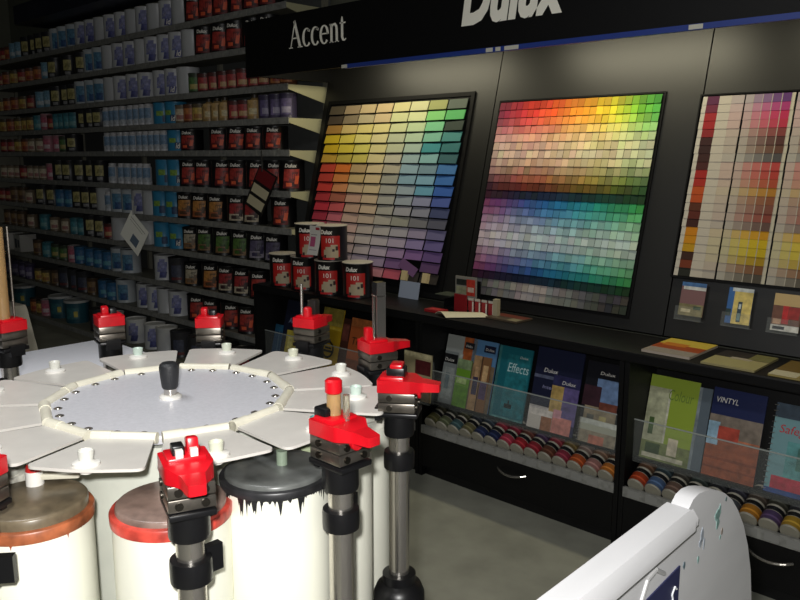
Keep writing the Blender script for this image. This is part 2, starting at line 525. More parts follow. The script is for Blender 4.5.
SHELF_STOCK=[
"rb4.143 rb4.310 rb4.477 rb4.644 rb4.811 rb4.978 wp5.145 wb5.312 wp5.479 wb5.646 wp5.813 wb5.980 wb6.147 wp6.314 wb6.481 wb6.648 wc6.815 wc6.982 wc7.149 dy7.309 dy7.462 dy7.615 dy7.768 lb7.906 lb8.029 mo8.147 mr8.260 mr8.373 my8.486 mr8.599",
"rb4.164 rb4.331 rb4.498 rb4.675 rb4.865 wp5.032 wb5.199 wb5.366 wb5.533 wp5.700 wb5.867 wb6.034 wp6.201 wc6.368 wc6.535 dy6.695 dy6.958 dy7.216 lb7.354 mo7.526 mo7.724 mr7.884 my8.072 mo8.242 mr8.417",
"mo3.958 mo4.071 mr4.184 mr4.297 mr4.410 mr4.523 mr4.636 mr4.749 mr4.862 gr4.975 wp5.115 wb5.282 wb5.451 wb5.667 wb5.849 wb6.053 wp6.220 wc6.387 wc6.554 wc6.721 dy6.881 dy7.034 dy7.218 lb7.356 lb7.541 mr7.728 my7.911 mo8.100 mo8.296 my8.473",
"pu3.958 pu4.071 pu4.184 ta4.292 mr4.400 mr4.513 ta4.621 ta4.724 ta4.827 my4.935 mo5.048 cr5.156 bg5.289 bg5.452 sp5.594 sp5.683 sp5.789 sp5.882 sp5.993 sp6.090 sp6.172 sp6.273 dy6.436 dy6.589 dy6.742 te6.875 te6.988 te7.101 te7.214 mr7.327 pk7.440 te7.610 my7.767 my7.905 my8.070 mo8.240 my8.416 my8.544",
"rb4.142 rb4.321 rb4.532 rb4.731 rb5.106 bg5.291 sp5.411 sp5.488 sp5.571 sp5.660 sp5.750 sp5.858 sp5.953 sp6.049 sp6.165 sp6.283 dy6.984 gr7.117 pk7.241 pk7.429 cr7.613 cr7.770 mo7.944 my8.111 mr8.283 mr8.434",
"rb3.985 rb4.152 rb4.335 rb4.536 rb4.736 rb4.946 rb5.141 bg5.314 bg5.477 sp5.688 sp5.779 sp5.872 sp5.984 sp6.081 sp6.231 dy6.516 dy6.680 dy6.888 dy7.104 dy7.288 pk7.421 cr7.595 cr7.729 cr7.866 mr8.043 cr8.176 cr8.349 cr8.503",
"rb4.071 rc4.380 rc4.550 ob4.798 ob4.999 ob5.184 bg5.363 bg5.535 wp5.700 wb5.867 wc6.034 wc6.201 sp6.323 wp6.445 dy6.605 dy6.758 dy6.911 bp7.089 bp7.253 dy7.477 dy7.697 cr7.935 br8.115 br8.287 mr8.438 mr8.594",
"pd4.162 pd4.345 gn4.526 gn4.741 gn4.953 cd5.142 bg5.329 bg5.544 wp5.773 wp5.940 wp6.227 mr6.367 dy6.546 dy6.730 te6.863 te6.997 cr7.187 cr7.418 te7.649 cr7.935 br8.188 br8.337 br8.516",
"rb4.328 rc4.521 rc4.700 ob4.896 cd5.137 nk5.353 wb5.558 wc6.091 wc6.260 bp6.426 bp6.589 bp6.757 bp6.950 pk7.079 gr7.263 gr7.433 te7.630 br7.835 bx8.256 bx8.561",
"rb4.478 rb4.692 rb4.918 rb5.129 wb5.380 wp5.547 wb5.714 wb5.881 wc6.207 bp6.390 bp6.552 br6.747 nk6.954 nk7.134 nk7.342 br7.500 my7.700 my7.884 pu8.099 pu8.271 pu8.448 pu8.605",
"rc4.329 rc4.526 nk4.870 nk5.110 wp5.309 wb5.484 wb5.775 wp6.137 nk6.397 tp6.874 tp7.200 pk7.368 my7.481 mo7.617 tp8.035"]
GAP = [0.22, 0.2, 0.2, 0.158, 0.152, 0.2, 0.185, 0.185, 0.2, 0.2, 0.2]
for si, row in enumerate(SHELF_STOCK):
    items = []
    for tok in row.split():
        items.append((tok[:2], -float(tok[2:])))
    total = {}
    for k, x in items:
        total[k] = total.get(k, 0) + 1
    seen = {}
    for k, x in items:
        d, cat, R, _, _ = KIND[k]
        seen[k] = seen.get(k, 0) + 1
        where = 'bottom wall shelf' if si == 10 else ('top wall shelf' if si == 0 else ORD[si] + ' wall shelf down')
        tail = 'the only such there' if total[k] == 1 else ORD[seen[k] - 1] + ' such from right'
        h = min(GAP[si], {'mo': .13, 'mr': .13, 'my': .13, 'cr': .13, 'br': .15, 'te': .14, 'pk': .15, 'gr': .14, 'pu': .15, 'sp': .16,
                          'ta': .16, 'lb': .15, 'bp': .15, 'dy': .18, 'cd': .17, 'bx': .17, 'tp': .2}.get(k, .19))
        yf = 3.11 if si < 10 else 2.95
        rr = random.Random(si * 100 + seen[k] * 7 + len(k))
        y = yf + R + .012 + .012 * rr.random()
        name = {'spray can': 'spray_can', 'paint tin': 'paint_tin', 'bottle': 'bottle', 'pail': 'pail', 'carton': 'carton'}.get(cat, 'paint_can')
        make_can(name, '%s, %s, %s' % (d, where, tail), cat, k, h, (x, y, SHZ[si]), x < -5.35, 'stock on the wall shelves', rr.uniform(-.2, .2))

# the stack of 101 cans on the worktop
WT = 0.812
def stack_can(loc, label, rz):
    R, h = .082, .186
    t = thing('paint_can', label, 'paint can', loc, (0, 0, rz), 'stacked cans on the worktop')
    MB().lathe([(0, .004), (R - .004, .004), (R, 0), (R, .008), (R - .0015, .011), (R - .0015, h - .014), (R, h - .011), (R, h - .004)], mat((18, 17, 19), .34), 28).build('body', t)
    MB().lathe([(R, h - .004), (R + .002, h - .002), (R + .002, h), (R - .004, h + .001), (0, h + .001)], mat((196, 190, 178), .5), 28).build('lid', t)
    lab = MB()
    r = R + .0006
    lab.patch(r, FA - .74, FA + .56, .022, h * .72, mat((178, 34, 30), .45), 12)
    lo_ = lab.build('label', t)
    pic = MB()
    # cream picture of a dog's head abstracted to a plain pale blob with dark spots
    for (a0, a1, z0, z1) in ((-.52, .45, .016, .06), (-.40, .42, .058, .075), (-.05, .4, .073, .086)):
        pic.patch(r + .0005, FA + a0, FA + a1, z0, z1, mat((176, 160, 132), .5))
    for (a0, a1, z0, z1) in ((.05, .2, .05, .064), (.26, .42, .056, .078), (-.5, -.36, .016, .032)):
        pic.patch(r + .0009, FA + a0, FA + a1, z0, z1, mat((52, 34, 34), .5))
    pic.patch(r + .0009, FA - .62, FA + .2, .006, .018, mat((186, 30, 34), .5))
    pic.build('picture', lo_)
    tx = MB()
    text_on_can(tx, 'Dulux', .030, R + .0006, FA - .35, h * .77, OFFW, width=.07, shear=.2, bold=.0012)
    text_on_can(tx, '101', .034, R + .0016, FA - .12, h * .52, OFFW, width=.04)
    tx.build('lettering', lo_)
    return t
stack_can((-3.66, 2.875, WT), 'lower stacked red-labelled black paint can at the left end of worktop', .05)
stack_can((-3.465, 2.875, WT), 'lower stacked red-labelled black paint can, second from left on worktop', -.08)
stack_can((-3.24, 2.86, WT), 'lower stacked red-labelled black paint can, third from left on worktop', .02)
stack_can((-3.06, 2.90, WT), 'lower stacked red-labelled black paint can at the right end of row', -.05)
stack_can((-3.405, 2.862, WT + .188), 'upper red-labelled black paint can behind the hanging white price tag', .1)
stack_can((-3.225, 2.870, WT + .188), 'upper red-labelled black paint can right of the hanging white price tag', .0)
# curled price tag hanging in front of the upper left can
tg = thing('price_tag', 'curled white paper price tag hanging over the upper left stacked can', 'price tag', (-3.30, 2.755, 1.03))
tb = MB()
N = 10
vs, fs = [], []
for i in range(N + 1):
    t = i / N
    zz = .158 * t
    yy = .012 * math.sin(t * PI) - .004
    xs = .03 * t ** 1.5
    for a, b in ((xs, yy), (xs + .085, yy), (xs + .085, yy + .0012), (xs, yy + .0012)):
        vs.append((a, b, zz))
for i in range(N):
    for j in range(4):
        a, b = i * 4 + j, i * 4 + (j + 1) % 4
        fs.append((a, b, b + 4, a + 4))
fs += [(0, 3, 2, 1), (N * 4, N * 4 + 1, N * 4 + 2, N * 4 + 3)]
tb.add(vs, fs, mat((222, 218, 210), .6))
tb.build('paper', tg)
pk = MB()
for (u0, u1, t0, t1, c) in ((.01, .05, .28, .62, (190, 90, 130)), (.048, .08, .86, .95, (170, 40, 56)), (.012, .06, .68, .70, (120, 110, 120)), (.012, .07, .16, .18, (140, 130, 140))):
    q = []
    n = 4
    for i in range(n + 1):
        t = t0 + (t1 - t0) * i / n
        q += [(.03 * t ** 1.5 + u0, .012 * math.sin(t * PI) - .0046, .158 * t), (.03 * t ** 1.5 + u1, .012 * math.sin(t * PI) - .0046, .158 * t)]
    pk.add(q, [(2 * i, 2 * i + 1, 2 * i + 3, 2 * i + 2) for i in range(n)], mat(c, .6))
pk.build('print', tg)
MB().rod((.07, .004, .155), (.07, .03, .17), .002, mat((200, 200, 200), .4)).build('hook', tg)

# ------------------------------------------------------------------ cards dangling from the shelf edges
def quad_card(name, label, pts, col, extra):
    c = [sum(p[i] for p in pts) / 4 for i in (0, 1)]
    y = pts[0][2]
    t = thing(name, label, 'shelf card', (c[0], y, c[1]))
    M = Matrix(((1, 0, 0, 0), (0, 0, 1, 0), (0, 1, 0, 0), (0, 0, 0, 1)))
    MB().prism([(p[0] - c[0], p[1] - c[1]) for p in pts][::-1], 0, .003, mat(col, .55), M).build('card', t)
    def uv(u, v):  # u along top edge pts0->pts1, v along pts0->pts3
        a, b, d = [Vector((pts[k][0] - c[0], pts[k][1] - c[1])) for k in (0, 1, 3)]
        return a + (b - a) * u + (d - a) * v
    for u0, u1, v0, v1, cc in extra:
        pr = MB()
        q = [uv(u0, v0), uv(u1, v0), uv(u1, v1), uv(u0, v1)]
        pr.prism([(p.x, p.y) for p in q][::-1], -.0012, -.0002, mat(cc, .5), M)
        pr.build('printed_panel', t)
    return t
q1 = quad_card('shelf_card', 'white square card with small blue picture dangling at an angle', [(-5.605, 1.149, 2.98), (-5.465, .985, 2.98), (-5.57, .803, 2.98), (-5.71, .969, 2.98)], (236, 236, 228),
               [(.45, .8, .55, .85, (96, 112, 130)), (.1, .9, .15, .17, (150, 150, 144)), (.1, .8, .25, .265, (150, 150, 144))])
q1.rotation_euler[2] = .5
MB().box(-.005, .005, -.004, .0, .14, .25, mat((210, 210, 210), .3, alpha=.6)).build('strip', q1)
q2 = quad_card('shelf_card', 'dark tilted card with red picture and two cream panels', [(-4.112, 1.497, 3.06), (-3.934, 1.425, 3.06), (-4.11, 1.171, 3.06), (-4.283, 1.253, 3.06)], (26, 24, 24),
               [(.06, .94, .04, .34, (120, 28, 34)), (.08, .92, .42, .64, (214, 204, 170)), (.08, .92, .72, .94, (214, 204, 170))])
MB().box(.02, .03, -.004, .0, .12, .25, mat((60, 60, 60), .3)).build('strip', q2)

# ------------------------------------------------------------------ the black display: cabinets, worktop, boards, canopy
DX = [-3.82, -2.50, -1.425, -0.36]
TL = (3.361 - 3.09) / (1.935 - 0.84)
Y0 = 3.09 - TL * 0.84
LEAN = math.atan(TL)
def board_pt(x, z, off=0.0):
    return (x, Y0 + TL * z - off * math.cos(LEAN), z + off * math.sin(LEAN))

YF = 2.77
def cabinet(i, label, handle_x):
    x0, x1 = DX[i], DX[i + 1]
    t = thing('display_cabinet', label, 'cabinet', ((x0 + x1) / 2, 2.95, 0))
    o = Matrix.Translation((-(x0 + x1) / 2, -2.95, 0))
    def b(name, parent=t, **k):
        return k['mb'].build(name, parent)
    for xa, xb in ((x0 + .002, x0 + .022), (x1 - .022, x1 - .002)):
        MB().box(xa, xb, YF, 3.12, 0.0, .768, BLACK, o).build('side_panel', t)
    xa, xb = x0 + .022, x1 - .022
    MB().box(xa, xb, 3.08, 3.12, .02, .768, BLACK, o).build('back_panel', t)
    MB().box(xa, xb, YF + .03, 3.08, .0, .05, BLACKP, o).build('plinth', t)
    dr = MB().box(xa + .002, xb - .002, YF, YF + .02, .052, .218, BLACK, o).build('drawer', t)
    hx = handle_x - (x0 + x1) / 2
    pts = []
    for k in range(9):
        u = k / 8
        pts.append((hx - .075 + .15 * u, YF - 2.95 - .004 - .024 * math.sin(u * PI) ** .6, .172 - .012 * math.sin(u * PI)))
    MB().tube(pts, .005, STEEL, 8).build('handle', dr)
    tr = MB()
    M = o @ Matrix.Translation((0, YF + .012, .238)) @ Matrix.Rotation(math.radians(24), 4, 'X')
    tr.box(xa, xb, 0, .32, -.016, -.004, BLACK, M)
    tr.build('tray', t)
    ps = MB().box(x0 + .02, x1 - .02, YF - .004, YF + .010, .222, .262, STRIPM, o)
    tk = mat((140, 140, 137), .5)
    x = xa + .02
    while x < xb - .06:
        ps.box(x, x + .05, YF - .0055, YF - .004, .228, .256, tk, o)
        x += .0745
    ps.build('price_strip', t)
    # leaning magazine back rest with a ledge, and the clear lip in front
    mg = MB()
    M = o @ Matrix.Translation((0, 2.905, .365)) @ Matrix.Rotation(-math.atan(.25), 4, 'X')
    mg.box(xa, xb, .018, .026, -.01, .37, BLACK, M)
    mg.box(xa, xb, -.058, .018, -.022, -.012, BLACK, M)
    mg.build('magazine_rack', t)
    MB().box(xa, xb, 2.829, 2.833, .352, .524, ACRYL, o).box(xa, xb, 2.8285, 2.8335, .524, .529, ACEDGE, o).build('acrylic_lip', t)
    return t
cabinet(0, 'black display cabinet at the left, behind the paint tinting machine', -3.15)
cabinet(1, 'black display cabinet in the middle, with magazines and sample pots above one drawer', -1.94)
cabinet(2, 'black display cabinet at the right, half hidden by the white panel', -.835)

w = thing('worktop', 'continuous black worktop running along the whole display above the magazine racks', 'worktop', (-2.09, 2.93, .77))
MB().box(DX[0] - 2.09 * -1, DX[3] + 2.09, -.165, .155, 0.0, .041, BLACK, bev=.004).build('slab', w)
MB().box(DX[0] + 2.09, DX[3] + 2.09, -.1665, -.165, .006, .034, BLACKP).build('edge_band', w)

def board(i, label):
    x0, x1 = DX[i] + .003, DX[i + 1] - .003
    xm = (x0 + x1) / 2
    p = board_pt(xm, .82)
    t = thing('display_board', label, 'display board', p, (-LEAN, 0, 0))
    L = (2.25 - .82) / math.cos(LEAN)
    MB().box(x0 - xm, x1 - xm, 0.004, .024, 0, L, mat((15, 15, 14), .46, name='board_laminate', noise=.1, nscale=50, spec=.62)).build('panel', t)
    return t, xm, p[2]
b1, xm1, zb1 = board(0, 'leaning black display board at left, holding large colour cards in rows')
b2, xm2, zb2 = board(1, 'leaning black display board in the middle, covered in a spectrum of small chips')
b3, xm3, zb3 = board(2, 'leaning black display board at right, holding overlapping striped colour strips')
CL = math.cos(LEAN)
def frame(t, xm, xa, xb, za, zb, ww=.022, dep=.006):
    la, lb = (za - .82) / CL, (zb - .82) / CL
    m = mat((9, 9, 10), .6, spec=.2)
    for q in ((xa - ww, xa, la - ww, lb + ww), (xb, xb + ww, la - ww, lb + ww), (xa, xb, la - ww, la), (xa, xb, lb, lb + ww)):
        MB().box(q[0] - xm, q[1] - xm, -dep, .004, q[2], q[3], m).build('frame_rail', t)
    MB().box(xa - xm, xb - xm, 0.0, .004, la, lb, m).build('backing', t)

def name_colour(c):
    r, g, b = [v / 255 for v in c]
    mx, mn = max(r, g, b), min(r, g, b)
    l = (mx + mn) / 2
    s = 0 if mx == mn else (mx - mn) / (1 - abs(2 * l - 1) + 1e-6)
    d = mx - mn
    if d < .07 or s < .12:
        return 'near-black' if l < .17 else 'dark grey' if l < .38 else 'grey' if l < .6 else 'pale grey' if l < .82 else 'off-white'
    h = (60 * ((g - b) / d % 6) if mx == r else 60 * ((b - r) / d + 2) if mx == g else 60 * ((r - g) / d + 4)) % 360
    nm = 'red' if h < 14 or h >= 346 else 'orange' if h < 38 else 'yellow' if h < 66 else 'lime green' if h < 95 else 'green' if h < 160 else 'teal' if h < 192 else 'blue' if h < 246 else 'violet' if h < 290 else 'pink'
    if nm == 'orange' and (s < .45 or l < .3):
        nm = 'brown' if l < .55 else 'beige'
    pre = 'very dark ' if l < .14 else 'dark ' if l < .3 else 'pale ' if l > .72 else 'muted ' if s < .3 else ''
    return pre + nm

def lc(c):
    return lin(c)

def mix(a, b, t):
    return tuple(a[i] + (b[i] - a[i]) * t for i in range(3))
# --- left board: 17 rows of 8 large colour cards
B1 = """72,62,48 150,128,98 196,172,128 204,178,132 208,200,140 204,202,152 150,156,90 70,84,76
62,50,40 128,112,88 178,164,128 200,176,134 202,206,150 206,214,158 116,200,108 70,176,90
168,120,50 210,182,110 222,204,122 222,208,138 204,210,156 186,208,160 110,196,142 22,40,34
222,190,30 226,206,78 224,212,120 220,208,150 186,194,162 176,202,170 116,186,160 50,130,130
222,184,28 220,198,58 218,208,98 218,206,142 186,192,160 166,192,178 44,140,150 28,104,110
204,158,52 198,178,70 210,196,90 214,200,146 192,188,168 150,180,186 126,180,184 34,86,96
206,60,44 226,112,40 190,158,112 216,194,152 180,172,152 138,172,190 110,144,164 50,110,180
200,54,46 218,128,62 206,176,122 212,188,146 160,160,150 126,166,190 118,168,198 40,100,184
210,50,46 222,140,90 206,178,142 210,188,150 164,164,158 150,170,186 92,158,192 34,84,178
190,44,54 172,92,74 206,160,142 208,182,154 168,168,164 152,164,180 136,140,178 62,84,168
206,40,62 214,84,92 204,164,144 208,182,158 172,170,164 160,160,172 136,138,160 52,62,110
176,40,66 214,104,124 208,172,158 198,176,160 178,172,164 150,150,142 110,110,120 76,78,100
206,74,100 220,150,156 214,176,170 196,182,178 184,178,180 170,166,180 150,138,172 96,92,140
214,130,150 222,174,176 214,186,182 200,188,188 190,180,190 174,160,188 140,124,180 98,86,150
190,120,134 216,164,176 210,184,188 198,184,192 186,170,194 160,130,178 130,92,158 92,66,130
200,150,160 204,170,180 196,176,190 180,164,190 160,140,176 120,84,140 96,60,110 80,50,100
206,150,160 206,130,150 206,140,150 206,150,160 204,130,146 204,84,108 40,34,36 34,30,30""".split('\n')
BX0, BX1, BZ1, BZ0 = -3.735, -2.665, 1.846, .885
frame(b1, xm1, BX0 - .012, BX1 + .012, BZ0 - .012, BZ1 + .012)
NR, NC = 17, 8
dz = (BZ1 - BZ0) / NR / CL
dxc = (BX1 - BX0) / NC
card = MB().box(-.5 * dxc + .005, .5 * dxc - .005, -.002, .002, -dz * .45, dz * .45, CARD).mesh('colour_card')
block = MB().box(-.5 * dxc + .002, .5 * dxc - .002, -.010, .010, -dz * .46, dz * .46, CARD).mesh('colour_card')
for r, row in enumerate(B1):
    for c, s in enumerate(row.split()):
        rgb = tuple(int(v) for v in s.split(','))
        x = BX0 + dxc * (c + .5) + (.0 if r % 2 else .004)
        z = BZ1 - (BZ1 - BZ0) * (r + .5) / NR
        rr = random.Random(r * 31 + c)
        o = obj('colour_card', card, None, board_pt(x, z, .013 + rr.uniform(0, .002)), (-LEAN - .16, rr.uniform(-.012, .012), rr.uniform(-.03, .03)))
        o.color = lc(mix(rgb, (176, 168, 146), .14))
        if r == 15 and c == 6:
            o.rotation_euler[1] = .42
            o.location = board_pt(x - .01, z - .012, .024)
        rowname = 'top row' if r == 0 else 'bottom row' if r == 16 else ORD[r] + ' row down'
        tag(o, '%s colour card on the left board, %s, %s from left' % (name_colour(rgb), rowname, ORD[c]), 'colour card', 'colour cards on the left board')
for xx, lab in ((-2.885, 'left'), (-2.735, 'right')):
    o = MB().box(-.017, .017, -.012, .012, -.026, .026, mat((206, 186, 140), .55)).build('wood_block', None, board_pt(xx, BZ0 + .03, .028), (-LEAN, 0, 0))
    tag(o, 'small cream wooden block at the foot of the left board, %s one' % lab, 'wood block', 'wood blocks on the left board')
for r in range(NR + 1):
    z = BZ1 - (BZ1 - BZ0) * r / NR
    l = (z - .82) / CL
    MB().box(BX0 - xm1, BX1 - xm1, -.006, 0.0, l - .001, l + .001, BLACKP).build('ledge', b1)

# --- middle board: a spectrum of small chips, 24 rows of 25
import colorsys
def ramp(stops, t):
    for (a, ca), (b, cb) in zip(stops, stops[1:]):
        if t <= b:
            u = (t - a) / (b - a)
            return tuple(ca[i] + (cb[i] - ca[i]) * u for i in range(3))
    return stops[-1][1]
WARM = [(0, (140, 30, 66)), (.1, (190, 40, 60)), (.22, (230, 52, 44)), (.38, (236, 90, 36)), (.55, (240, 150, 30)), (.7, (236, 196, 30)), (.8, (196, 204, 40)), (.9, (120, 190, 40)), (1, (66, 170, 50))]
COOL = [(0, (130, 50, 104)), (.12, (110, 60, 130)), (.25, (60, 76, 150)), (.4, (28, 92, 170)), (.55, (20, 120, 170)), (.68, (20, 140, 150)), (.8, (30, 150, 120)), (1, (50, 150, 70))]
def chip_colour(r, c):
    t = c / 24
    rr = random.Random(r * 57 + c * 3)
    if r <= 10:
        base = ramp(WARM, t)
        k = [(None, 0, .82), (None, .04, 1.0), (None, .2, 1.0), (None, .46, 1.0), (None, .68, 1.0), (None, .80, .98), (None, .88, .97), (None, .80, .93), (None, .66, .86), (None, .36, .76), (None, .1, .5)][r]
        c1 = mix(base, (226, 214, 190), k[1])
        if r >= 8:
            c1 = mix(c1, (120, 110, 90), .22)
        out = tuple(v * k[2] for v in c1)
    elif r <= 21:
        base = ramp(COOL, t)
        k = [(.0, .38), (.08, .95), (.26, 1.05), (.52, 1.05), (.72, 1.04), (.84, 1.02), (.80, 1.0), (.58, 1.0), (.34, .98), (.1, .85), (.0, .36)][r - 11]
        c1 = mix(base, (206, 208, 206), k[0])
        out = tuple(v * k[1] for v in c1)
    else:
        s = 1 - abs(t - .42) * 2.0
        g = (70 + 120 * max(0, s)) * (.9 if r == 22 else .82)
        out = (g, g * .99, g * .97)
    j = 1 + rr.uniform(-.10, .10)
    return tuple(int(max(6, min(250, v * j + rr.uniform(-6, 6)))) for v in out)
CX0, CX1, CZ1, CZ0 = -2.452, -1.598, 1.812, .878
frame(b2, xm2, CX0 - .004, CX1 + .004, CZ0 - .004, CZ1 + .004, .008, .004)
R2, C2 = 24, 25
dz2 = (CZ1 - CZ0) / R2 / CL
dx2 = (CX1 - CX0) / C2
chip = MB().box(-.5 * dx2 + .0009, .5 * dx2 - .0009, -.0008, .0008, -dz2 * .50, dz2 * .47, CARD).mesh('paint_chip')
rest = MB()
rest_cols = []
for r in range(R2):
    for c in range(C2):
        rgb = chip_colour(r, c)
        x = CX0 + dx2 * (c + .5)
        z = CZ1 - (CZ1 - CZ0) * (r + .5) / R2
        rr = random.Random(r * 131 + c)
        loc = board_pt(x, z, .008 + rr.uniform(0, .0015))
        rot = (-LEAN - .07 - rr.uniform(0, .04), 0, rr.uniform(-.05, .05))
        if c >= 13:
            o = obj('paint_chip', chip, None, loc, rot)
            o.color = lc(rgb)
            rowname = 'top row' if r == 0 else 'bottom row' if r == R2 - 1 else ORD[r] + ' row down'
            tag(o, '%s chip on the middle board, %s, %s' % (name_colour(rgb), rowname, 'at the right end' if c == 24 else ORD[24 - c] + ' from right'), 'paint chip', 'paint chips on the middle board')
        else:
            from mathutils import Euler
            M = Matrix.Translation(loc) @ Euler(rot).to_matrix().to_4x4()
            rest.box(-.5 * dx2 + .0009, .5 * dx2 - .0009, -.0008, .0008, -dz2 * .50, dz2 * .47, PRINT, M)
            rest_cols += [lc(rgb)] * 6
def set_cols(me, cols):
    a = me.color_attributes.new('Col', 'FLOAT_COLOR', 'CORNER')
    i = 0
    for p, c in zip(me.polygons, cols):
        for _ in p.vertices:
            a.data[i].color = c
            i += 1
me = rest.mesh('paint_chips')
set_cols(me, rest_cols)
tag(obj('paint_chips', me), 'left half of the small paint chips on the middle board', 'paint chips', None, 'stuff')

# --- right board: shingled strips in columns
A_DEEP = [(96, 24, 70), (120, 26, 60), (176, 24, 34), (176, 22, 30), (150, 24, 30), (60, 18, 18), (54, 18, 18), (60, 20, 18), (76, 24, 22), (178, 30, 26), (184, 40, 26), (206, 84, 24), (200, 80, 26), (96, 44, 22), (100, 36, 22), (66, 26, 18), (222, 140, 10), (224, 150, 12), (210, 160, 20), (66, 34, 20), (130, 56, 28), (38, 40, 30)]
B_DEEP = [(110, 60, 130), (196, 60, 130), (220, 44, 96), (214, 50, 80), (150, 66, 62), (96, 52, 46), (112, 70, 52), (92, 88, 88), (214, 76, 70), (206, 66, 54), (200, 84, 50), (206, 140, 40), (160, 92, 56), (146, 84, 66), (160, 76, 60), (116, 86, 76), (236, 168, 10), (236, 200, 10), (228, 196, 8), (196, 156, 14), (140, 88, 50), (92, 84, 70)]
SZ1, SZ0 = 1.79, 1.068
RS = 22
sdz = (SZ1 - SZ0) / RS / CL
frame(b3, xm3, -1.425, -.70, SZ0 - .004, SZ1 + .004, .006, .010)
BLUEGREY = (206, 200, 186)
cols3 = [('first', -1.418, [.018, .05, .05, .05], 'A'), ('second', -1.243, [.03, .036, .036, .036, .036, .012], 'B'), ('third', -1.05, [.03, .036, .036, .036, .036, .012], 'B'), ('fourth', -.857, [.03, .036, .036, .036, .012], 'B')]
for ci, (cn, xs, cells, kind) in enumerate(cols3):
    for r in range(RS):
        z = SZ1 - (SZ1 - SZ0) * (r + .5) / RS
        rr = random.Random(r * 17 + ci)
        mb = MB()
        cc = []
        x = 0
        Wd = sum(cells)
        for k, wd in enumerate(cells):
            if kind == 'A':
                base = [(222, 214, 198), A_DEEP[r], (216, 206, 188), mix((214, 204, 188), B_DEEP[r], .12)][k]
            else:
                base = (214, 206, 182) if k == len(cells) - 1 else mix(BLUEGREY, B_DEEP[r], [.15, .42, .66, .86, 1.0][k])
                base = tuple(v * [1, 1, 1, .96, .92, 1][k] for v in base)
            mb.box(x, x + wd - .0004, -.0012, .0012, -sdz * .55, sdz * .47, PRINT)
            cc += [lc(tuple(max(4, v * .86) for v in base))] * 6
            if kind == 'B' and 0 < k < len(cells):
                mb.box(x - .0016, x + .0016, -.0016, .0011, -sdz * .55, sdz * .47, PRINT)
                cc += [lc((168, 160, 144))] * 6
            x += wd
        me = mb.mesh('colour_strip')
        set_cols(me, cc)
        o = obj('colour_strip', me, None, board_pt(xs + rr.uniform(0, .002), z, .009), (-LEAN - .05, 0, rr.uniform(-.008, .008)))
        deep = A_DEEP[r] if kind == 'A' else B_DEEP[r]
        rowname = 'top row' if r == 0 else 'bottom row' if r == RS - 1 else ORD[r] + ' row down'
        tag(o, 'colour strip with %s end on the right board, %s column, %s' % (name_colour(deep), cn, rowname), 'colour strip', 'colour strips on the right board')

# --- brochures in holders under the strips
def flat_print(mb, w, h, patches, y):
    for k, (u0, v0, u1, v1, c) in enumerate(patches):
        mb.box(u0 * w, u1 * w, y - .0003 * (k + 1), y - .0003 * k, v0 * h, v1 * h, mat(c, .42, noise=.32, nscale=38))
def leaflet(label, x, z, w, h, base, patches, texts=()):
    p = board_pt(x, z, .017)
    t = thing('leaflet', label, 'leaflet', p, (-LEAN, 0, 0), 'leaflets under the colour strips')
    MB().box(0, w, -.004, 0, 0, h, mat(base, .45)).build('paper', t)
    pr = MB()
    flat_print(pr, w, h, patches, -.004)
    pr.build('cover_print', t)
    return t
leaflet('dull pink leaflet with green foot under the first strip column', -1.368, .912, .10, .135, (126, 92, 92),
        [(0, .88, 1, 1, (70, 110, 160)), (.08, .78, 1, .88, (206, 206, 200)), (0, 0, 1, .35, (128, 120, 84)), (.1, .1, .5, .2, (196, 186, 150)), (.6, .2, .9, .3, (70, 90, 70))])
leaflet('blue and yellow leaflet with a house doorway under the second strip column', -1.178, .906, .094, .14, (52, 100, 160),
        [(.25, 0, 1, .9, (212, 190, 110)), (.15, .9, 1, 1, (190, 196, 196)), (.45, .06, .62, .62, (52, 72, 84)), (.47, .1, .6, .3, (120, 150, 150)), (.49, .42, .58, .56, (190, 200, 200)), (0, .2, .2, .4, (40, 60, 60))])
leaflet('leaflet with a red figure on beige under the third strip column', -1.006, .903, .10, .14, (190, 162, 110),
        [(0, 0, 1, .18, (206, 204, 196)), (0, .16, 1, .68, (108, 70, 54)), (.36, .2, .6, .68, (190, 40, 40)), (.55, .34, .95, .66, (150, 42, 38)), (.05, .18, .35, .32, (190, 150, 120)), (.08, .04, .5, .12, (40, 40, 50))])
for xa in (-1.374, -1.184, -1.012):
    p = board_pt(xa, .898, .004)
    q = MB()
    q.box(0, .112, -.026, 0, -.006, -.002, ACRYL)
    q.box(0, .112, -.028, -.026, -.006, .05, ACRYL)
    o = q.build('leaflet_pocket', b3)
    l0 = (.898 - .82) / CL
    o.location = (xa - .006 - xm3, 0, l0)

# --- canopy with sign
FZ0, FZ1 = 1.985, 2.285
cp = thing('canopy', 'black sign canopy across the top of the display, lettered in cream', 'canopy', (-2.09, 2.9, FZ0))
ox = 2.09
MB().box(DX[0] + ox, DX[3] + ox, -.13, -.112, 0, FZ1 - FZ0, mat((8, 8, 9), .5, name='sign_black', spec=.3)).build('fascia', cp)
MB().box(DX[0] + ox, DX[3] + ox, -.112, .6, FZ1 - FZ0 - .02, FZ1 - FZ0, BLACK).build('top_panel', cp)
for xx in (DX[0] + ox, DX[3] + ox - .018):
    MB().box(xx, xx + .018, -.112, .6, 0.012, FZ1 - FZ0 - .02, BLACK).build('end_panel', cp)
BLUE = mat((40, 62, 140), .4, name='blue_trim')
MB().box(-3.0 + ox, DX[3] + ox, -.134, -.118, -.008, .012, BLUE).build('blue_trim', cp)
wt = MB()
for xa, xb in ((-3.02, -2.98), (-2.125, -2.09), (-2.075, -2.05), (-2.03, -1.96), (-1.25, -1.20)):
    wt.box(xa + ox, xb + ox, -.1355, -.134, -.006, .010, mat((206, 204, 190), .5))
wt.build('tape', cp)
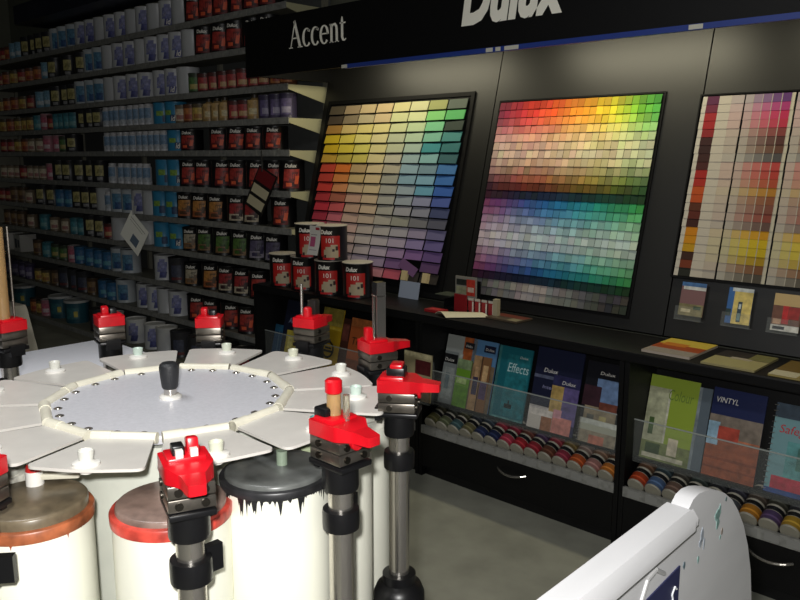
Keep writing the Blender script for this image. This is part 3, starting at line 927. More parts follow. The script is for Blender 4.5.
for lx in (-3.08, -1.78, -.62):
    MB().rod((lx - .32 + ox, .14, .25), (lx + .32 + ox, .14, .25), .013, mat((255, 240, 200), .4, name='lamp_tube', emit=1.5)).build('lamp_tube', cp)
    MB().box(lx - .36 + ox, lx + .36 + ox, -.03 + .14, .03 + .14, .264, .28, WHITE).build('lamp_housing', cp)

# serif lettering for the first bay: strokes of varying width
def stroke(mb, pts, m, y0, y1, M):
    # pts: (x, z, width)
    L, R_ = [], []
    n = len(pts)
    for i, (x, z, w_) in enumerate(pts):
        a = pts[max(0, i - 1)]
        b = pts[min(n - 1, i + 1)]
        d = Vector((b[0] - a[0], b[1] - a[1])).normalized()
        nx, nz = -d.y, d.x
        L.append((x + nx * w_ / 2, z + nz * w_ / 2))
        R_.append((x - nx * w_ / 2, z - nz * w_ / 2))
    for i in range(n - 1):
        mb.prism([L[i], R_[i], R_[i + 1], L[i + 1]], y0, y1, m, M)
def serif_word(mb, x0, z0, H, m, y, squeeze):
    XZ = Matrix(((squeeze, 0, 0, x0), (0, 0, 1, y), (0, 1, 0, z0), (0, 0, 0, 1)))
    S = lambda pts: stroke(mb, [(a * H, b * H, c * H) for a, b, c in pts], m, -.002, 0, XZ)
    x = 0.0
    # A
    S([(x + .08, .02, .035), (x + .36, 1.0, .045)]); S([(x + .32, 1.0, .12), (x + .64, .02, .13)]); S([(x + .17, .36, .05), (x + .5, .36, .05)])
    S([(x - .02, .015, .035), (x + .2, .015, .035)]); S([(x + .5, .015, .035), (x + .78, .015, .035)])
    x += .80
    def arc(cx, cz, rx, rz, a0, a1, w0, w1, n=16):
        pts = []
        for i in range(n + 1):
            a = math.radians(a0 + (a1 - a0) * i / n)
            wv = w0 + (w1 - w0) * abs(math.cos(a))
            pts.append((cx + rx * math.cos(a), cz + rz * math.sin(a), wv))
        S(pts)
    for _ in range(2):
        arc(x + .24, .33, .2, .32, 45, 320, .04, .115)
        S([(x + .30, .60, .09), (x + .42, .55, .09)])
        x += .50
    arc(x + .24, .33, .2, .32, 0, 320, .04, .115)
    S([(x + .07, .36, .045), (x + .45, .36, .045)])
    x += .54
    S([(x + .10, .0, .11), (x + .10, .66, .11)]); S([(x, .015, .03), (x + .2, .015, .03)]); S([(x, .64, .03), (x + .1, .64, .05)])
    S([(x + .10, .54, .04), (x + .2, .63, .07), (x + .3, .64, .09), (x + .37, .56, .11), (x + .39, .45, .11), (x + .39, .0, .11)]); S([(x + .28, .015, .03), (x + .5, .015, .03)])
    x += .56
    S([(x + .12, .86, .03), (x + .12, .7, .11), (x + .12, .15, .11), (x + .17, .05, .09), (x + .24, .03, .06), (x + .32, .08, .03)]); S([(x, .64, .05), (x + .3, .64, .05)])
    return x + .32
LETM = mat((255, 252, 238), .5, name='cream_lettering', emit=0.0)
mb = MB()
serif_word(mb, -3.425 + ox, 2.108 - FZ0, .135, LETM, -.1315, .44 / (3.24 * .135))
mb.build('accent_lettering', cp)
mb = MB()
text_on_plane(mb, 'Dulux', .27, -2.262 + ox, 2.110 - FZ0, -.1315, LETM, shear=.2, bold=.013, width=.52)
mb.build('maker_lettering', cp)
# ------------------------------------------------------------------ magazines in the racks under the worktop
MLEAN = math.atan(.25)
LEDGE = .356
def magazine(label, x, ztop, w, base, patches=(), texts=(), off=0.0, thick=.006, cat='magazine', spiral=False, zb=LEDGE, group='magazines in the display racks', tilt=0.0, name='magazine'):
    y = 2.884 + .25 * (zb - .36) - off * 1.03
    L = (ztop - zb) / math.cos(MLEAN)
    t = thing(name, label, cat, (x, y, zb), (-MLEAN, tilt, 0), group)
    MB().box(0, w, -thick, 0, 0, L, mat(base, .35)).build('pages', t)
    pr = MB()
    flat_print(pr, w, L, list(patches) or [(0, 0, 1, 1, base)], -thick)
    pr.build('cover_print', t)
    if texts:
        tx = MB()
        for body, u, v, size, c, wd in texts:
            text_on_plane(tx, body, size, u * w, v * L, -thick - .0003 * (len(patches) + 2), mat(c, .5), shear=.15, width=wd * w)
        tx.build('lettering', t)
    if spiral:
        s = MB()
        n = 16
        for k in range(n):
            z = L * (k + .5) / n
            s.tube([(-.004, -.001, z), (-.006, -thick - .004, z), (.008, -thick - .003, z + .002)], .0015, mat((190, 190, 192), .3, 1.0), 6)
        s.build('spiral_binding', t)
    return t
W_ = (226, 224, 218)
# left bay
magazine('navy magazine with yellow picture leaning at the left end of the racks', -3.735, .70, .20, (28, 32, 52), [(.2, .12, .68, .5, (196, 178, 70)), (.3, .2, .5, .4, (226, 214, 120))], [('Accent', .2, .62, .045, (150, 160, 190), .6)])
magazine('teal brochure with pale strip, lowest and leftmost in the left rack', -3.796, .55, .07, (30, 70, 104), [(0, .8, 1, 1, (40, 90, 120)), (.6, 0, .7, .8, (80, 110, 130))], off=.012)
magazine('mustard yellow magazine with a black round emblem', -3.40, .70, .17, (188, 152, 30), [(0, .72, 1, 1, (150, 134, 60)), (.0, .66, 1, .70, (210, 180, 60))], off=.002)
em = MB()
for k in range(14):
    a0, a1 = 2 * PI * k / 14, 2 * PI * (k + 1) / 14
    q = [(.085 + r_ * math.cos(a), .12 + r_ * math.sin(a)) for r_, a in ((.05, a0), (.05, a1), (.038, a1), (.038, a0))]
    em.prism(q, -.0085, -.0078, mat((34, 28, 20), .5), Matrix(((1, 0, 0, 0), (0, 0, 1, 0), (0, 1, 0, 0), (0, 0, 0, 1))))
em.box(.045, .125, -.0085, -.0078, .105, .118, mat((34, 28, 20), .5))
em.box(.06, .11, -.0085, -.0078, .124, .134, mat((34, 28, 20), .5))
em.build('emblem', [o for o in bpy.data.objects if o.get('label', '').startswith('mustard')][0])
magazine('orange brown magazine about timber with dark title', -3.16, .672, .21, (170, 88, 44), [(0, .0, 1, .3, (120, 66, 40)), (.0, .86, 1, 1, (186, 110, 60))], [('Timber', .12, .55, .06, (52, 28, 20), .85)], off=.002)
magazine('dark brown booklet between the yellow and the orange magazines', -3.225, .66, .06, (70, 40, 30), [(.1, .6, .9, .9, (110, 60, 50))], off=.002)
hb = thing('brochure_holder', 'clear pocket holder fixed at the front between left and middle racks', 'brochure holder', (-2.49, 2.745, .39))
MB().box(-.095, .095, .014, .018, 0, .20, ACRYL).box(-.095, .095, -.018, .018, -.004, 0, ACRYL).box(-.095, .095, -.022, -.018, -.004, .10, ACRYL).build('pocket', hb)
MB().box(-.02, .02, .018, .026, .05, .12, BLACKP).build('clip', hb)
cb = thing('booklet', 'cream booklet with maroon title panel in the clear pocket holder', 'booklet', (-2.49, 2.745, .391), (-.05, 0, 0))
MB().box(-.088, .088, -.004, .004, 0, .232, mat((170, 158, 122), .45)).build('pages', cb)
pr = MB()
flat_print(pr, .176, .232, [(0, .9, 1, 1, (184, 174, 136)), (.42, .56, .98, .86, (84, 28, 32)), (.0, .0, 1, .42, (120, 96, 66)), (.1, .1, .5, .34, (150, 124, 84))], 0)
pr.build('cover_print', cb).location = (-.088, -.0042, 0)
# middle bay
magazine('pale grey magazine with swirls at the left end of the middle rack', -2.472, .685, .185, (160, 164, 160), [(0, 0, 1, .35, (134, 140, 138)), (.2, .4, .6, .75, (176, 180, 172)), (.62, .84, .92, .93, (40, 40, 44))], [('Dulux', .66, .862, .016, W_, .22)])
magazine('blue magazine with orange spine end, behind the two people brochures', -2.365, .685, .20, (92, 136, 180), [(.42, .70, .8, .76, (206, 214, 226)), (0, .0, .28, 1, (168, 88, 44)), (.3, 0, 1, .66, (120, 104, 84)), (.62, .84, .95, .94, (30, 34, 60))], [('Dulux', .66, .865, .018, W_, .26)])
magazine('bright green leaflet in front of the pale grey magazine', -2.375, .585, .085, (110, 156, 50), [(0, 0, 1, .45, (90, 136, 36)), (.1, .5, .8, .62, (170, 196, 120)), (0, .8, 1, 1, (130, 150, 110))], off=.016, thick=.003)
magazine('grey blue leaflet with black title strip and pale pictures', -2.462, .61, .082, (128, 134, 134), [(0, .78, 1, .95, (22, 22, 24)), (.1, .1, .9, .7, (146, 152, 150)), (.3, .3, .6, .6, (100, 116, 122))], [('Dulux', .08, .815, .022, W_, .7)], off=.016, thick=.003)
magazine('brown leaflet showing two people in violet tops', -2.283, .615, .10, (134, 96, 64), [(0, 0, .45, 1, (168, 134, 96)), (.1, .3, .4, .62, (64, 56, 84)), (.15, .62, .36, .8, (196, 160, 120)), (.55, .25, .95, .55, (84, 64, 100)), (.6, .55, .9, .85, (206, 170, 124)), (.46, 0, .52, 1, (70, 50, 40))], off=.012, thick=.003)
magazine('teal magazine titled in pale script, left of the navy magazine', -2.155, .682, .185, (28, 104, 116), [(0, 0, .08, 1, (60, 120, 124)), (.3, .05, .96, .9, (36, 118, 128)), (.4, .16, .62, .22, (16, 34, 40)), (.5, .22, .54, .27, (16, 34, 40)), (.08, 0, 1, .03, (90, 140, 140))],
         [('Dulux', .66, .86, .016, W_, .24), ('Effects', .34, .66, .06, (190, 220, 220), .62)])
for k in range(0):
    pass
magazine('large navy magazine with white foot in the middle rack', -1.945, .71, .235, (30, 34, 60), [(0, 0, 1, .28, (190, 184, 180)), (0, .62, 1, .66, (90, 96, 120)), (0, .0, .99, .26, (206, 200, 196)), (.94, 0, 1, .6, (196, 196, 200))],
         [('Dulux', .2, .70, .026, W_, .3), ('Interior', .22, .50, .022, (150, 150, 190), .4)])
magazine('small violet and gold brochure in front of the navy magazine', -1.838, .605, .135, (40, 40, 80), [(0, .25, .55, .9, (190, 160, 96)), (.45, .2, 1, .82, (100, 88, 140)), (.0, .82, 1, 1, (44, 44, 84)), (.1, 0, .9, .3, (200, 130, 120)), (.2, .28, .5, .42, (206, 150, 160))],
         [('Dulux', .35, .86, .022, W_, .5)], off=.014, thick=.004)
magazine('white torn-edged leaflet standing lowest in front of the middle rack', -1.93, .45, .12, (206, 200, 190), [(.55, .0, 1, .7, (150, 100, 70)), (.0, .7, 1, 1, (214, 208, 200))], off=.022, thick=.003)
magazine('dark magazine with a house picture at the right end of the middle rack', -1.69, .69, .165, (26, 26, 34), [(.35, .45, 1, .8, (110, 136, 176)), (.1, .0, 1, .45, (150, 136, 110)), (.0, .45, .5, .7, (60, 34, 44)), (.5, .42, 1, .52, (120, 66, 52)), (.55, .1, .75, .35, (190, 176, 120)), (.2, .1, .4, .35, (96, 96, 90))],
         [('Dulux', .4, .85, .02, W_, .42)])
magazine('white spiral bound sheet lying lowest at the right of the middle rack', -1.675, .46, .175, (176, 178, 160), [(0, .0, 1, .55, (150, 140, 120)), (.3, .05, .7, .4, (190, 120, 100)), (0, .8, 1, 1, (196, 200, 190))], off=.020, thick=.005, spiral=True)
# right bay
magazine('lime green magazine with a pale garden wall picture', -1.40, .685, .20, (150, 172, 60), [(0, 0, .42, .86, (180, 182, 150)), (.42, .0, .46, .86, (206, 204, 186)), (0, 0, 1, .22, (120, 130, 80)), (.1, .05, .4, .2, (60, 80, 44)), (.1, .3, .2, .5, (70, 96, 50)), (.05, .03, .9, .08, (200, 196, 170)), (.55, .1, .75, .3, (206, 196, 170))],
         [('Colour', .42, .74, .06, (110, 134, 50), .5)])
magazine('grey blue booklet tucked behind the lime green magazine', -1.205, .67, .055, (96, 108, 118), [(0, 0, .3, 1, (130, 140, 146))], off=-.0005, thick=.005)
magazine('navy topped magazine with orange timber floor picture', -1.145, .683, .195, (28, 38, 82), [(0, 0, 1, .42, (150, 76, 44)), (0, .42, 1, .70, (128, 116, 104)), (.0, .36, .22, .62, (150, 184, 206)), (.2, .42, .6, .58, (176, 70, 54)), (.0, .2, 1, .23, (130, 62, 36)), (.0, .1, 1, .12, (130, 62, 36)), (.6, .44, 1, .46, (180, 110, 80))],
         [('VINTYL', .08, .84, .03, W_, .42)])
magazine('pale blue spiral bound magazine with red title at the far right', -.915, .672, .19, (120, 160, 166), [(0, .84, 1, 1, (60, 76, 92)), (.3, .1, .85, .6, (90, 150, 150)), (.1, .06, .8, .2, (180, 50, 70)), (0, 0, 1, .06, (40, 70, 130)), (.5, .3, .75, .55, (70, 120, 110))],
         [('Safeguard', .12, .68, .042, (196, 40, 50), .86)], spiral=True)

# ------------------------------------------------------------------ sample pots lying in the sloping trays
TA = math.radians(24)
def pot_meshes(rgb, lid):
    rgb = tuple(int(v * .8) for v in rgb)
    R, L = .0345, .070
    a = MB()
    a.lathe([(0, 0), (R - .003, 0), (R, .004), (R, .058)], mat((150, 146, 132), .5, name='pot_white'), 20)
    b = MB()
    b.lathe([(R + .0008, .006), (R + .0008, .050)], mat(rgb, .42), 20)
    b.lathe([(R + .0011, .020), (R + .0011, .028)], mat(tuple(int(min(250, v * 1.25 + 14)) for v in rgb), .42), 20)
    c = MB()
    c.lathe([(R, .053), (R + .002, .054), (R + .002, L), (R - .002, L + .002), (0, L + .002)], mat(lid, .35), 20)
    return a.mesh('jar'), b.mesh('label'), c.mesh('lid')
_pm = {}
def pot(i, r, c, x, rgb, lid, label):
    key = (rgb, lid)
    if key not in _pm:
        _pm[key] = pot_meshes(rgb, lid)
    d0 = .010 + r * .0745
    ly, lz = d0, .0345 - .0045 + .003
    y = YF + .012 + ly * math.cos(TA) - lz * math.sin(TA)
    z = .238 + ly * math.sin(TA) + lz * math.cos(TA)
    t = thing('sample_pot', label, 'sample pot', (x, y, z), (-(PI / 2 - TA), 0, 0), 'sample pots in the trays')
    for n, me in zip(('jar', 'label', 'lid'), _pm[key]):
        obj(n, me, t)
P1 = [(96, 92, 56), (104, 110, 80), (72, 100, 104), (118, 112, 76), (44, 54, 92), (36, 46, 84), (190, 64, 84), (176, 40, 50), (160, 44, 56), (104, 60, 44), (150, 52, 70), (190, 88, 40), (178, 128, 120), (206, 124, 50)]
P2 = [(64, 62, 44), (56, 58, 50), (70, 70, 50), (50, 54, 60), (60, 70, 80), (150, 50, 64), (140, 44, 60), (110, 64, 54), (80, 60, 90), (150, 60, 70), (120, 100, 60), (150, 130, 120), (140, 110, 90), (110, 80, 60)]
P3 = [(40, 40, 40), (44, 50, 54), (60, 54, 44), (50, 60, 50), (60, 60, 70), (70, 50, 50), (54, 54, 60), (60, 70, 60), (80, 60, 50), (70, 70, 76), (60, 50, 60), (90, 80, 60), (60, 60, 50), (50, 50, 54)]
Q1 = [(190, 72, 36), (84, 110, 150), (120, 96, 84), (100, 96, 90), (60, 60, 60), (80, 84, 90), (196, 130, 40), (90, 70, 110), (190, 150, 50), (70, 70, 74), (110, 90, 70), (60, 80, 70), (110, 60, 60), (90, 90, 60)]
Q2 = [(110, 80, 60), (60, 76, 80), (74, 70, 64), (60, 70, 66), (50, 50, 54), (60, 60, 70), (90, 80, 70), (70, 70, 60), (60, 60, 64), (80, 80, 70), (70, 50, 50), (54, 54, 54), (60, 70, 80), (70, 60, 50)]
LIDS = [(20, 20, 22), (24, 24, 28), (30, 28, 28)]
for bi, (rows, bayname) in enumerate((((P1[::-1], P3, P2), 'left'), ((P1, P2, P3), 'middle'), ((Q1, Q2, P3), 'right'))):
    x0, x1 = DX[bi] + .03, DX[bi + 1] - .03
    n = 14 if bi else 16
    pitch = (x1 - x0) / n
    for r, row in enumerate(rows):
        for c in range(n):
            rgb = row[c % 14]
            rr = random.Random(bi * 999 + r * 50 + c)
            rn = ['front row', 'middle row', 'back row'][r]
            lab = '%s sample pot in the %s tray, %s, %s from left' % (name_colour(rgb), bayname, rn, ORD[c])
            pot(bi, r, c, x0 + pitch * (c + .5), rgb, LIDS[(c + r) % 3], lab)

# ------------------------------------------------------------------ things lying on the worktop
Z0 = WT
t = thing('card_holder', 'red and black holder with colour leaflets standing on the worktop', 'card holder', (-2.40, 2.99, Z0))
h_ = MB()
h_.box(-.09, .06, -.05, .05, 0, .012, BLACKP)
h_.box(-.09, -.085, -.05, .05, .012, .05, BLACKP)
h_.box(-.09, .06, .045, .05, .012, .14, BLACKP)
h_.build('base', t)
MB().box(-.02, .055, -.055, -.048, .0, .085, mat((130, 26, 32), .4)).build('front_panel', t)
MB().box(-.14, -.04, -.06, .03, .068, .072, mat((70, 76, 66), .4)).build('flap', t)
lf = MB()
lf.box(-.075, .055, .02, .026, .05, .16, mat((140, 136, 126), .5))
lf.build('leaflet_stack', t)
pr = MB()
flat_print(pr, .13, .12, [(.05, .55, .6, .8, (40, 44, 40)), (.05, .2, .6, .5, (150, 150, 120)), (.55, .15, .95, .82, (186, 60, 44)), (.6, .3, .9, .5, (206, 180, 160))], 0)
pr.build('cover_print', t).location = (-.075, .0195, .05)
t = thing('card_rack', 'small rack of red and white cards beside the red holder', 'card rack', (-2.265, 2.95, Z0))
MB().box(-.085, .085, -.01, .03, 0, .004, BLACKP).build('base', t)
for k in range(4):
    x = -.08 + .04 * k
    c = MB()
    c.box(x, x + .032, .0, .004, .004, .07, mat((150, 40, 44), .5))
    c.box(x, x + .032, -.0008, 0, .060, .072, mat((190, 184, 172), .5))
    c.box(x + .024, x + .032, -.0008, 0, .0, .056, mat((214, 208, 196), .5))
    c.build('card', t)
MB().box(.075, .1, -.012, .012, 0, .085, mat((170, 160, 132), .55)).build('end_block', t)
t = thing('paper_sheet', 'curled off-white paper lying on the worktop in front of the red holder', 'paper', (-2.33, 2.83, Z0))
vs, fs = [], []
N = 10
for i in range(N + 1):
    u = i / N
    for j, (xx, yy) in enumerate(((-.05, -.055), (.09, .09))):
        vs.append((xx + .10 * u - .05, yy - .04 * u + .03, .003 + .018 * math.sin(u * PI) * (1 if j == 0 else .6)))
top = [(a, b, c + .002) for a, b, c in vs]
n = len(vs)
for i in range(N):
    a = 2 * i
    fs += [(a, a + 1, a + 3, a + 2), (n + a, n + a + 2, n + a + 3, n + a + 1), (a, a + 2, n + a + 2, n + a), (a + 1, n + a + 1, n + a + 3, a + 3)]
fs += [(0, n, n + 1, 1), (2 * N, 2 * N + 1, n + 2 * N + 1, n + 2 * N)]
MB().add(vs + top, fs, mat((214, 206, 178), .55), smooth=False).build('sheet', t)
t = thing('leaflet', 'small red leaflet lying at the left tip of the curled paper', 'leaflet', (-2.47, 2.86, Z0))
MB().box(-.05, .05, -.03, .03, 0, .012, mat((150, 30, 34), .45)).build('paper', t)
pr = MB(); pr.box(-.03, .03, -.015, .015, .012, .0125, mat((190, 60, 56), .45)); pr.build('cover_print', t)
t = thing('brochure', 'flat brown brochure lying on the worktop right of the card rack', 'brochure', (-2.11, 2.955, Z0), (0, 0, -.05))
MB().box(-.09, .09, -.06, .06, 0, .008, mat((84, 72, 58), .4)).build('pages', t)
pr = MB(); pr.box(-.085, .085, .0, .055, .008, .0085, mat((110, 54, 40), .4)); pr.box(.03, .085, -.055, -.005, .008, .0085, mat((140, 130, 100), .4)); pr.build('cover_print', t)
t = thing('card', 'pale blue grey card propped up on the worktop under the left board', 'card', (-2.815, 3.03, Z0), (-.2, 0, 0))
MB().box(-.07, .07, 0, .003, 0, .09, mat((150, 160, 180), .5)).build('paper', t)
def stack(label, x, y, rz, w, d, layers, prints):
    t = thing('magazine', label, 'magazines', (x, y, Z0), (0, 0, rz))
    z = 0
    for k, (c, h) in enumerate(layers):
        MB().box(-w / 2 + .002 * k, w / 2 + .001 * k, -d / 2 + .001 * (k % 2), d / 2, z, z + h, mat(c, .4)).build('pages', t)
        z += h
    pr = MB()
    for k, (u0, v0, u1, v1, c) in enumerate(prints):
        pr.box((u0 - .5) * w, (u1 - .5) * w, (v0 - .5) * d, (v1 - .5) * d, z + .0003 * k, z + .0003 * (k + 1), mat(c, .4))
    pr.build('cover_print', t)
    return t
stack('yellow and rust magazine lying on the worktop, left of the olive ones', -1.28, 2.93, .0, .19, .26, [((176, 164, 150), .009)], [(0, 0, 1, .3, (150, 140, 130)), (0, .3, 1, .62, (160, 72, 30)), (0, .6, 1, 1, (206, 180, 70)), (.1, .5, .6, .7, (196, 120, 40))])
stack('olive beige magazine lying on the worktop between two others', -1.04, 2.90, .0, .19, .24, [((150, 140, 100), .007)], [(0, 0, 1, .55, (164, 156, 108)), (0, .55, .6, 1, (44, 38, 34)), (.3, .5, .7, .62, (170, 160, 140)), (.6, .6, 1, 1, (120, 116, 70))])
stack('gold brown magazine lying on the worktop at the far right', -.80, 2.90, .0, .2, .24, [((150, 134, 80), .007)], [(0, .3, 1, 1, (110, 88, 34)), (0, 0, .45, .3, (196, 190, 160)), (.5, 0, 1, .25, (134, 122, 80))])
# ------------------------------------------------------------------ the paint tinting machine
CX, CY, ZT = -1.2674, .7278, 1.12
mach = thing('tinting_machine', 'white rotary paint tinting machine with twelve canisters and red capped pumps', 'tinting machine', (CX, CY, 0))
def polar(r, a):
    return (r * math.cos(math.radians(a)), r * math.sin(math.radians(a)))
MB().cyl(.56, .46, .49, WHITE, 48, bev=.004).build('base_plate', mach)
MB().cyl(.30, 0.0, .46, mat((196, 196, 192), .5, name='pedestal_enamel'), 40).build('pedestal', mach)
MB().cyl(.19, .49, 1.09, mat((214, 216, 204), .45, name='column_enamel', noise=.05), 40).build('column', mach)
# turntable disc
RV = .2163
disc = MB().lathe([(0, 1.098), (.19, 1.098), (.207, 1.102), (.209, 1.112), (.206, 1.116), (0, 1.116)], DISCM, 60).build('turntable', mach)
kn = MB()
kn.lathe([(0, 1.116), (.020, 1.116), (.020, 1.120), (.016, 1.123), (0, 1.123)], WHITE, 24)
kn.build('washer', disc)
MB().lathe([(0, 1.122), (.0115, 1.122), (.0115, 1.135), (0, 1.135)], STEEL, 20).build('knob_stem', disc)
MB().lathe([(0, 1.134), (.0125, 1.134), (.0145, 1.137), (.0165, 1.155), (.0180, 1.172), (.0172, 1.178), (.013, 1.182), (0, 1.183)], RUBBER, 28).build('knob', disc)
for k in range(12):
    va, vb = -5 + 30 * k, 25 + 30 * k
    a, b = Vector(polar(RV, va)), Vector(polar(RV, vb))
    d = (b - a).normalized()
    tb = MB()
    p, q = a + d * .004, b - d * .004
    tb.rod((p.x, p.y, 1.116), (q.x, q.y, 1.116), .0092, CREAMT, 14)
    h1 = a + (b - a) * .32
    tb.rod((p.x, p.y, 1.116), (h1.x, h1.y, 1.116), .0104, CREAMT, 14)
    tb.build('hinge_tube', mach)
    for s in (-4.2, 4.2):
        x, y = polar(.190, (va + vb) / 2 + s * (1.6 if s < 0 else 1.6))
        M = Matrix.Translation((x, y, 1.116))
        sc = MB()
        sc.lathe([(.0062, 0), (.0058, .0015), (.003, .0026), (0, .0028)], STEEL, 14, M)
        sc.lathe([(.0075, 0), (.0075, .0006), (.006, .0007)], DSTEEL, 14, M)
        sc.build('screw', disc)
def rounded(poly, r, n=5):
    out = []
    m = len(poly)
    for i in range(m):
        p0, p1, p2 = Vector(poly[i - 1]), Vector(poly[i]), Vector(poly[(i + 1) % m])
        rr = r[i] if isinstance(r, (list, tuple)) else r
        if rr == 0:
            out.append(tuple(p1)); continue
        a = p1 + (p0 - p1).normalized() * rr
        b = p1 + (p2 - p1).normalized() * rr
        for k in range(n + 1):
            t = k / n
            q = a * (1 - t) ** 2 + p1 * 2 * t * (1 - t) + b * t * t
            out.append((q.x, q.y))
    return out
TINTS = [(206, 212, 196), (196, 214, 204), (214, 214, 206), (206, 208, 188)]
for k in range(12):
    am = 10 + 30 * k
    rr = random.Random(k)
    hw0 = RV * math.sin(math.radians(15)) - .006
    ri, ro = RV * math.cos(math.radians(15)) + .008, .376 - .012 * math.cos(math.radians(am + 50)) + (.03 if k == 1 else 0)
    hw1 = .0865
    poly = rounded([(0, -hw0), (ro - .012 - ri, -hw1), (ro - ri, 0), (ro - .012 - ri, hw1), (0, hw0)], [.003, .016, .03, .016, .003])
    fl = MB().prism(poly, -.0022, .0022, FLAPM)
    fx, fy = polar(ri, am)
    f = fl.build('cover_flap', mach, (fx, fy, 1.1145), (0, math.radians(rr.uniform(-.8, .8) - 1.0 - 2.2 * math.cos(math.radians(am + 50))), math.radians(am)))
    hr = .340 - ri
    ho = (rr.uniform(-.012, .012))
    M = Matrix.Translation((hr, ho, .0022))
    nz = MB()
    nz.lathe([(0, 0), (.019, 0), (.019, .004), (.013, .007), (0, .007)], WHITE, 22, M)
    nz.lathe([(0, -.012), (.009, -.012), (.011, -.004), (.011, 0)], WHITE, 18, M)
    nz.build('nozzle', f)
    cpn = MB()
    c = (96, 160, 160) if k == 0 else TINTS[k % 4]
    cpn.lathe([(0, .007), (.0098, .007), (.0112, .021), (.0100, .0215), (.0088, .016), (0, .016)], mat(c, .35, name='nozzle_cap'), 16, M)
    cpn.build('nozzle_cap', f)

# canisters
def drips(name, parent, R, ztop, col, n, lmax, seed, wmax=.008):
    # one ragged run of paint around the rim: a closed band whose lower edge hangs down in tapering drips
    rr = random.Random(seed)
    N = 480
    low = [.001 + .002 * rr.random() for _ in range(N)]
    for i in range(n):
        c = rr.randrange(N)
        L = lmax * rr.random() ** 2.4 + .002
        hw = rr.choice((1, 1, 1, 2, 3))
        for d in range(-hw, hw + 1):
            q = (c + d) % N
            low[q] = max(low[q], L * (1 - (abs(d) / (hw + .6)) ** 1.3))
    r = R + .0007
    vs = []
    for i in range(N):
        a = 2 * PI * i / N
        vs += [(r * math.cos(a), r * math.sin(a), ztop), (r * math.cos(a), r * math.sin(a), ztop - low[i])]
    fs = [(2 * i, 2 * i + 1, (2 * i + 3) % (2 * N), (2 * i + 2) % (2 * N)) for i in range(N)]
    MB().add(vs, fs, mat(col, .45, name='paint_drip', noise=.3, nscale=60), None, True).build(name, parent)
CANS = [(-66, .34, 'rust'), (-31, .34, 'red'), (-4, .34, 'black'), (27, .30, 'green'), (57, .325, 'white'), (87, .335, 'blue'), (117, .335, 'white'), (147, .335, 'yellow'),
        (177, .335, 'white'), (207, .335, 'black'), (237, .335, 'red'), (265, .335, 'white')]
CC = {'rust': ((150, 84, 52), (112, 100, 80), (160, 70, 40)), 'red': ((186, 66, 54), (140, 118, 108), (170, 40, 40)), 'black': ((36, 36, 38), (84, 86, 84), (30, 30, 32)),
      'green': ((180, 190, 160), (150, 160, 130), (60, 120, 90)), 'white': ((206, 204, 192), (170, 170, 160), (190, 186, 170)), 'blue': ((60, 80, 130), (90, 96, 110), (50, 70, 130)), 'yellow': ((190, 160, 50), (130, 120, 80), (190, 150, 40))}
for k, (a, r, cn) in enumerate(CANS):
    x, y = polar(r, a)
    R = .0825
    rimc, lidc, dripc = CC[cn]
    zt = {0: 1.045, 1: 1.054, 2: 1.073, 3: 1.066}.get(k, 1.06)
    lh = {0: .020, 1: .013, 2: .012}.get(k, .014)
    body = MB().lathe([(0, .491), (R - .004, .491), (R, .496), (R, zt), (R - .006, zt)], CANW, 48).build('canister', mach, (x, y, 0))
    rim = MB()
    rim.lathe([(R + .0006, zt - (.013 if k != 2 else .008)), (R + .0022, zt - (.012 if k != 2 else .007)), (R + .0030, zt + .002), (R + .0018, zt + .004), (R - .006, zt + .005)], mat(rimc, .4, name='paint_stained_rim', noise=.55, nscale=34), 48)
    rim.build('rim', body)
    lid = MB()
    lid.lathe([(R - .005, zt + .003), (R - .0055, zt + lh - .003), (R - .007, zt + lh - .001), (R - .010, zt + lh), (0, zt + lh)], mat(lidc, .3, name='stained_lid', noise=.5, nscale=22), 48)
    lid.build('lid', body)
    if k < 4:
        drips('paint_drips', body, R, zt - (.010 if k != 2 else .006), dripc, {'rust': 20, 'red': 14, 'black': 190, 'green': 8}[cn], {'rust': .008, 'red': .012, 'black': .03, 'green': .012}[cn], k)
        if k == 0:
            ls = MB()
            za = zt + lh
            ls.lathe([(0, 0), (.013, 0), (.013, .022), (0, .022)], WHITE, 16, Matrix.Translation((-.046, .025, za)))
            ls.build('crank_pivot', body)
            MB().lathe([(0, .022), (.0125, .022), (.011, .030), (0, .031)], mat((190, 40, 36), .4), 16, Matrix.Translation((-.046, .025, za))).build('crank_cap', body)
            d = Vector((.038, .046, 0))
            M = Matrix.Translation((-.046, .025, za + .011)) @ Matrix.Rotation(math.atan2(d.y, d.x), 4, 'Z')
            MB().box(-.006, d.length + .006, -.007, .007, -.003, .006, mat((206, 202, 184), .4), M, .002).build('crank_arm', body)
        if k == 2:
            MB().lathe([(0, 0), (.0085, 0), (.0085, .022), (0, .022)], mat((128, 142, 124), .35), 16, Matrix.Translation((.0, .012, zt + lh))).build('spindle', body)

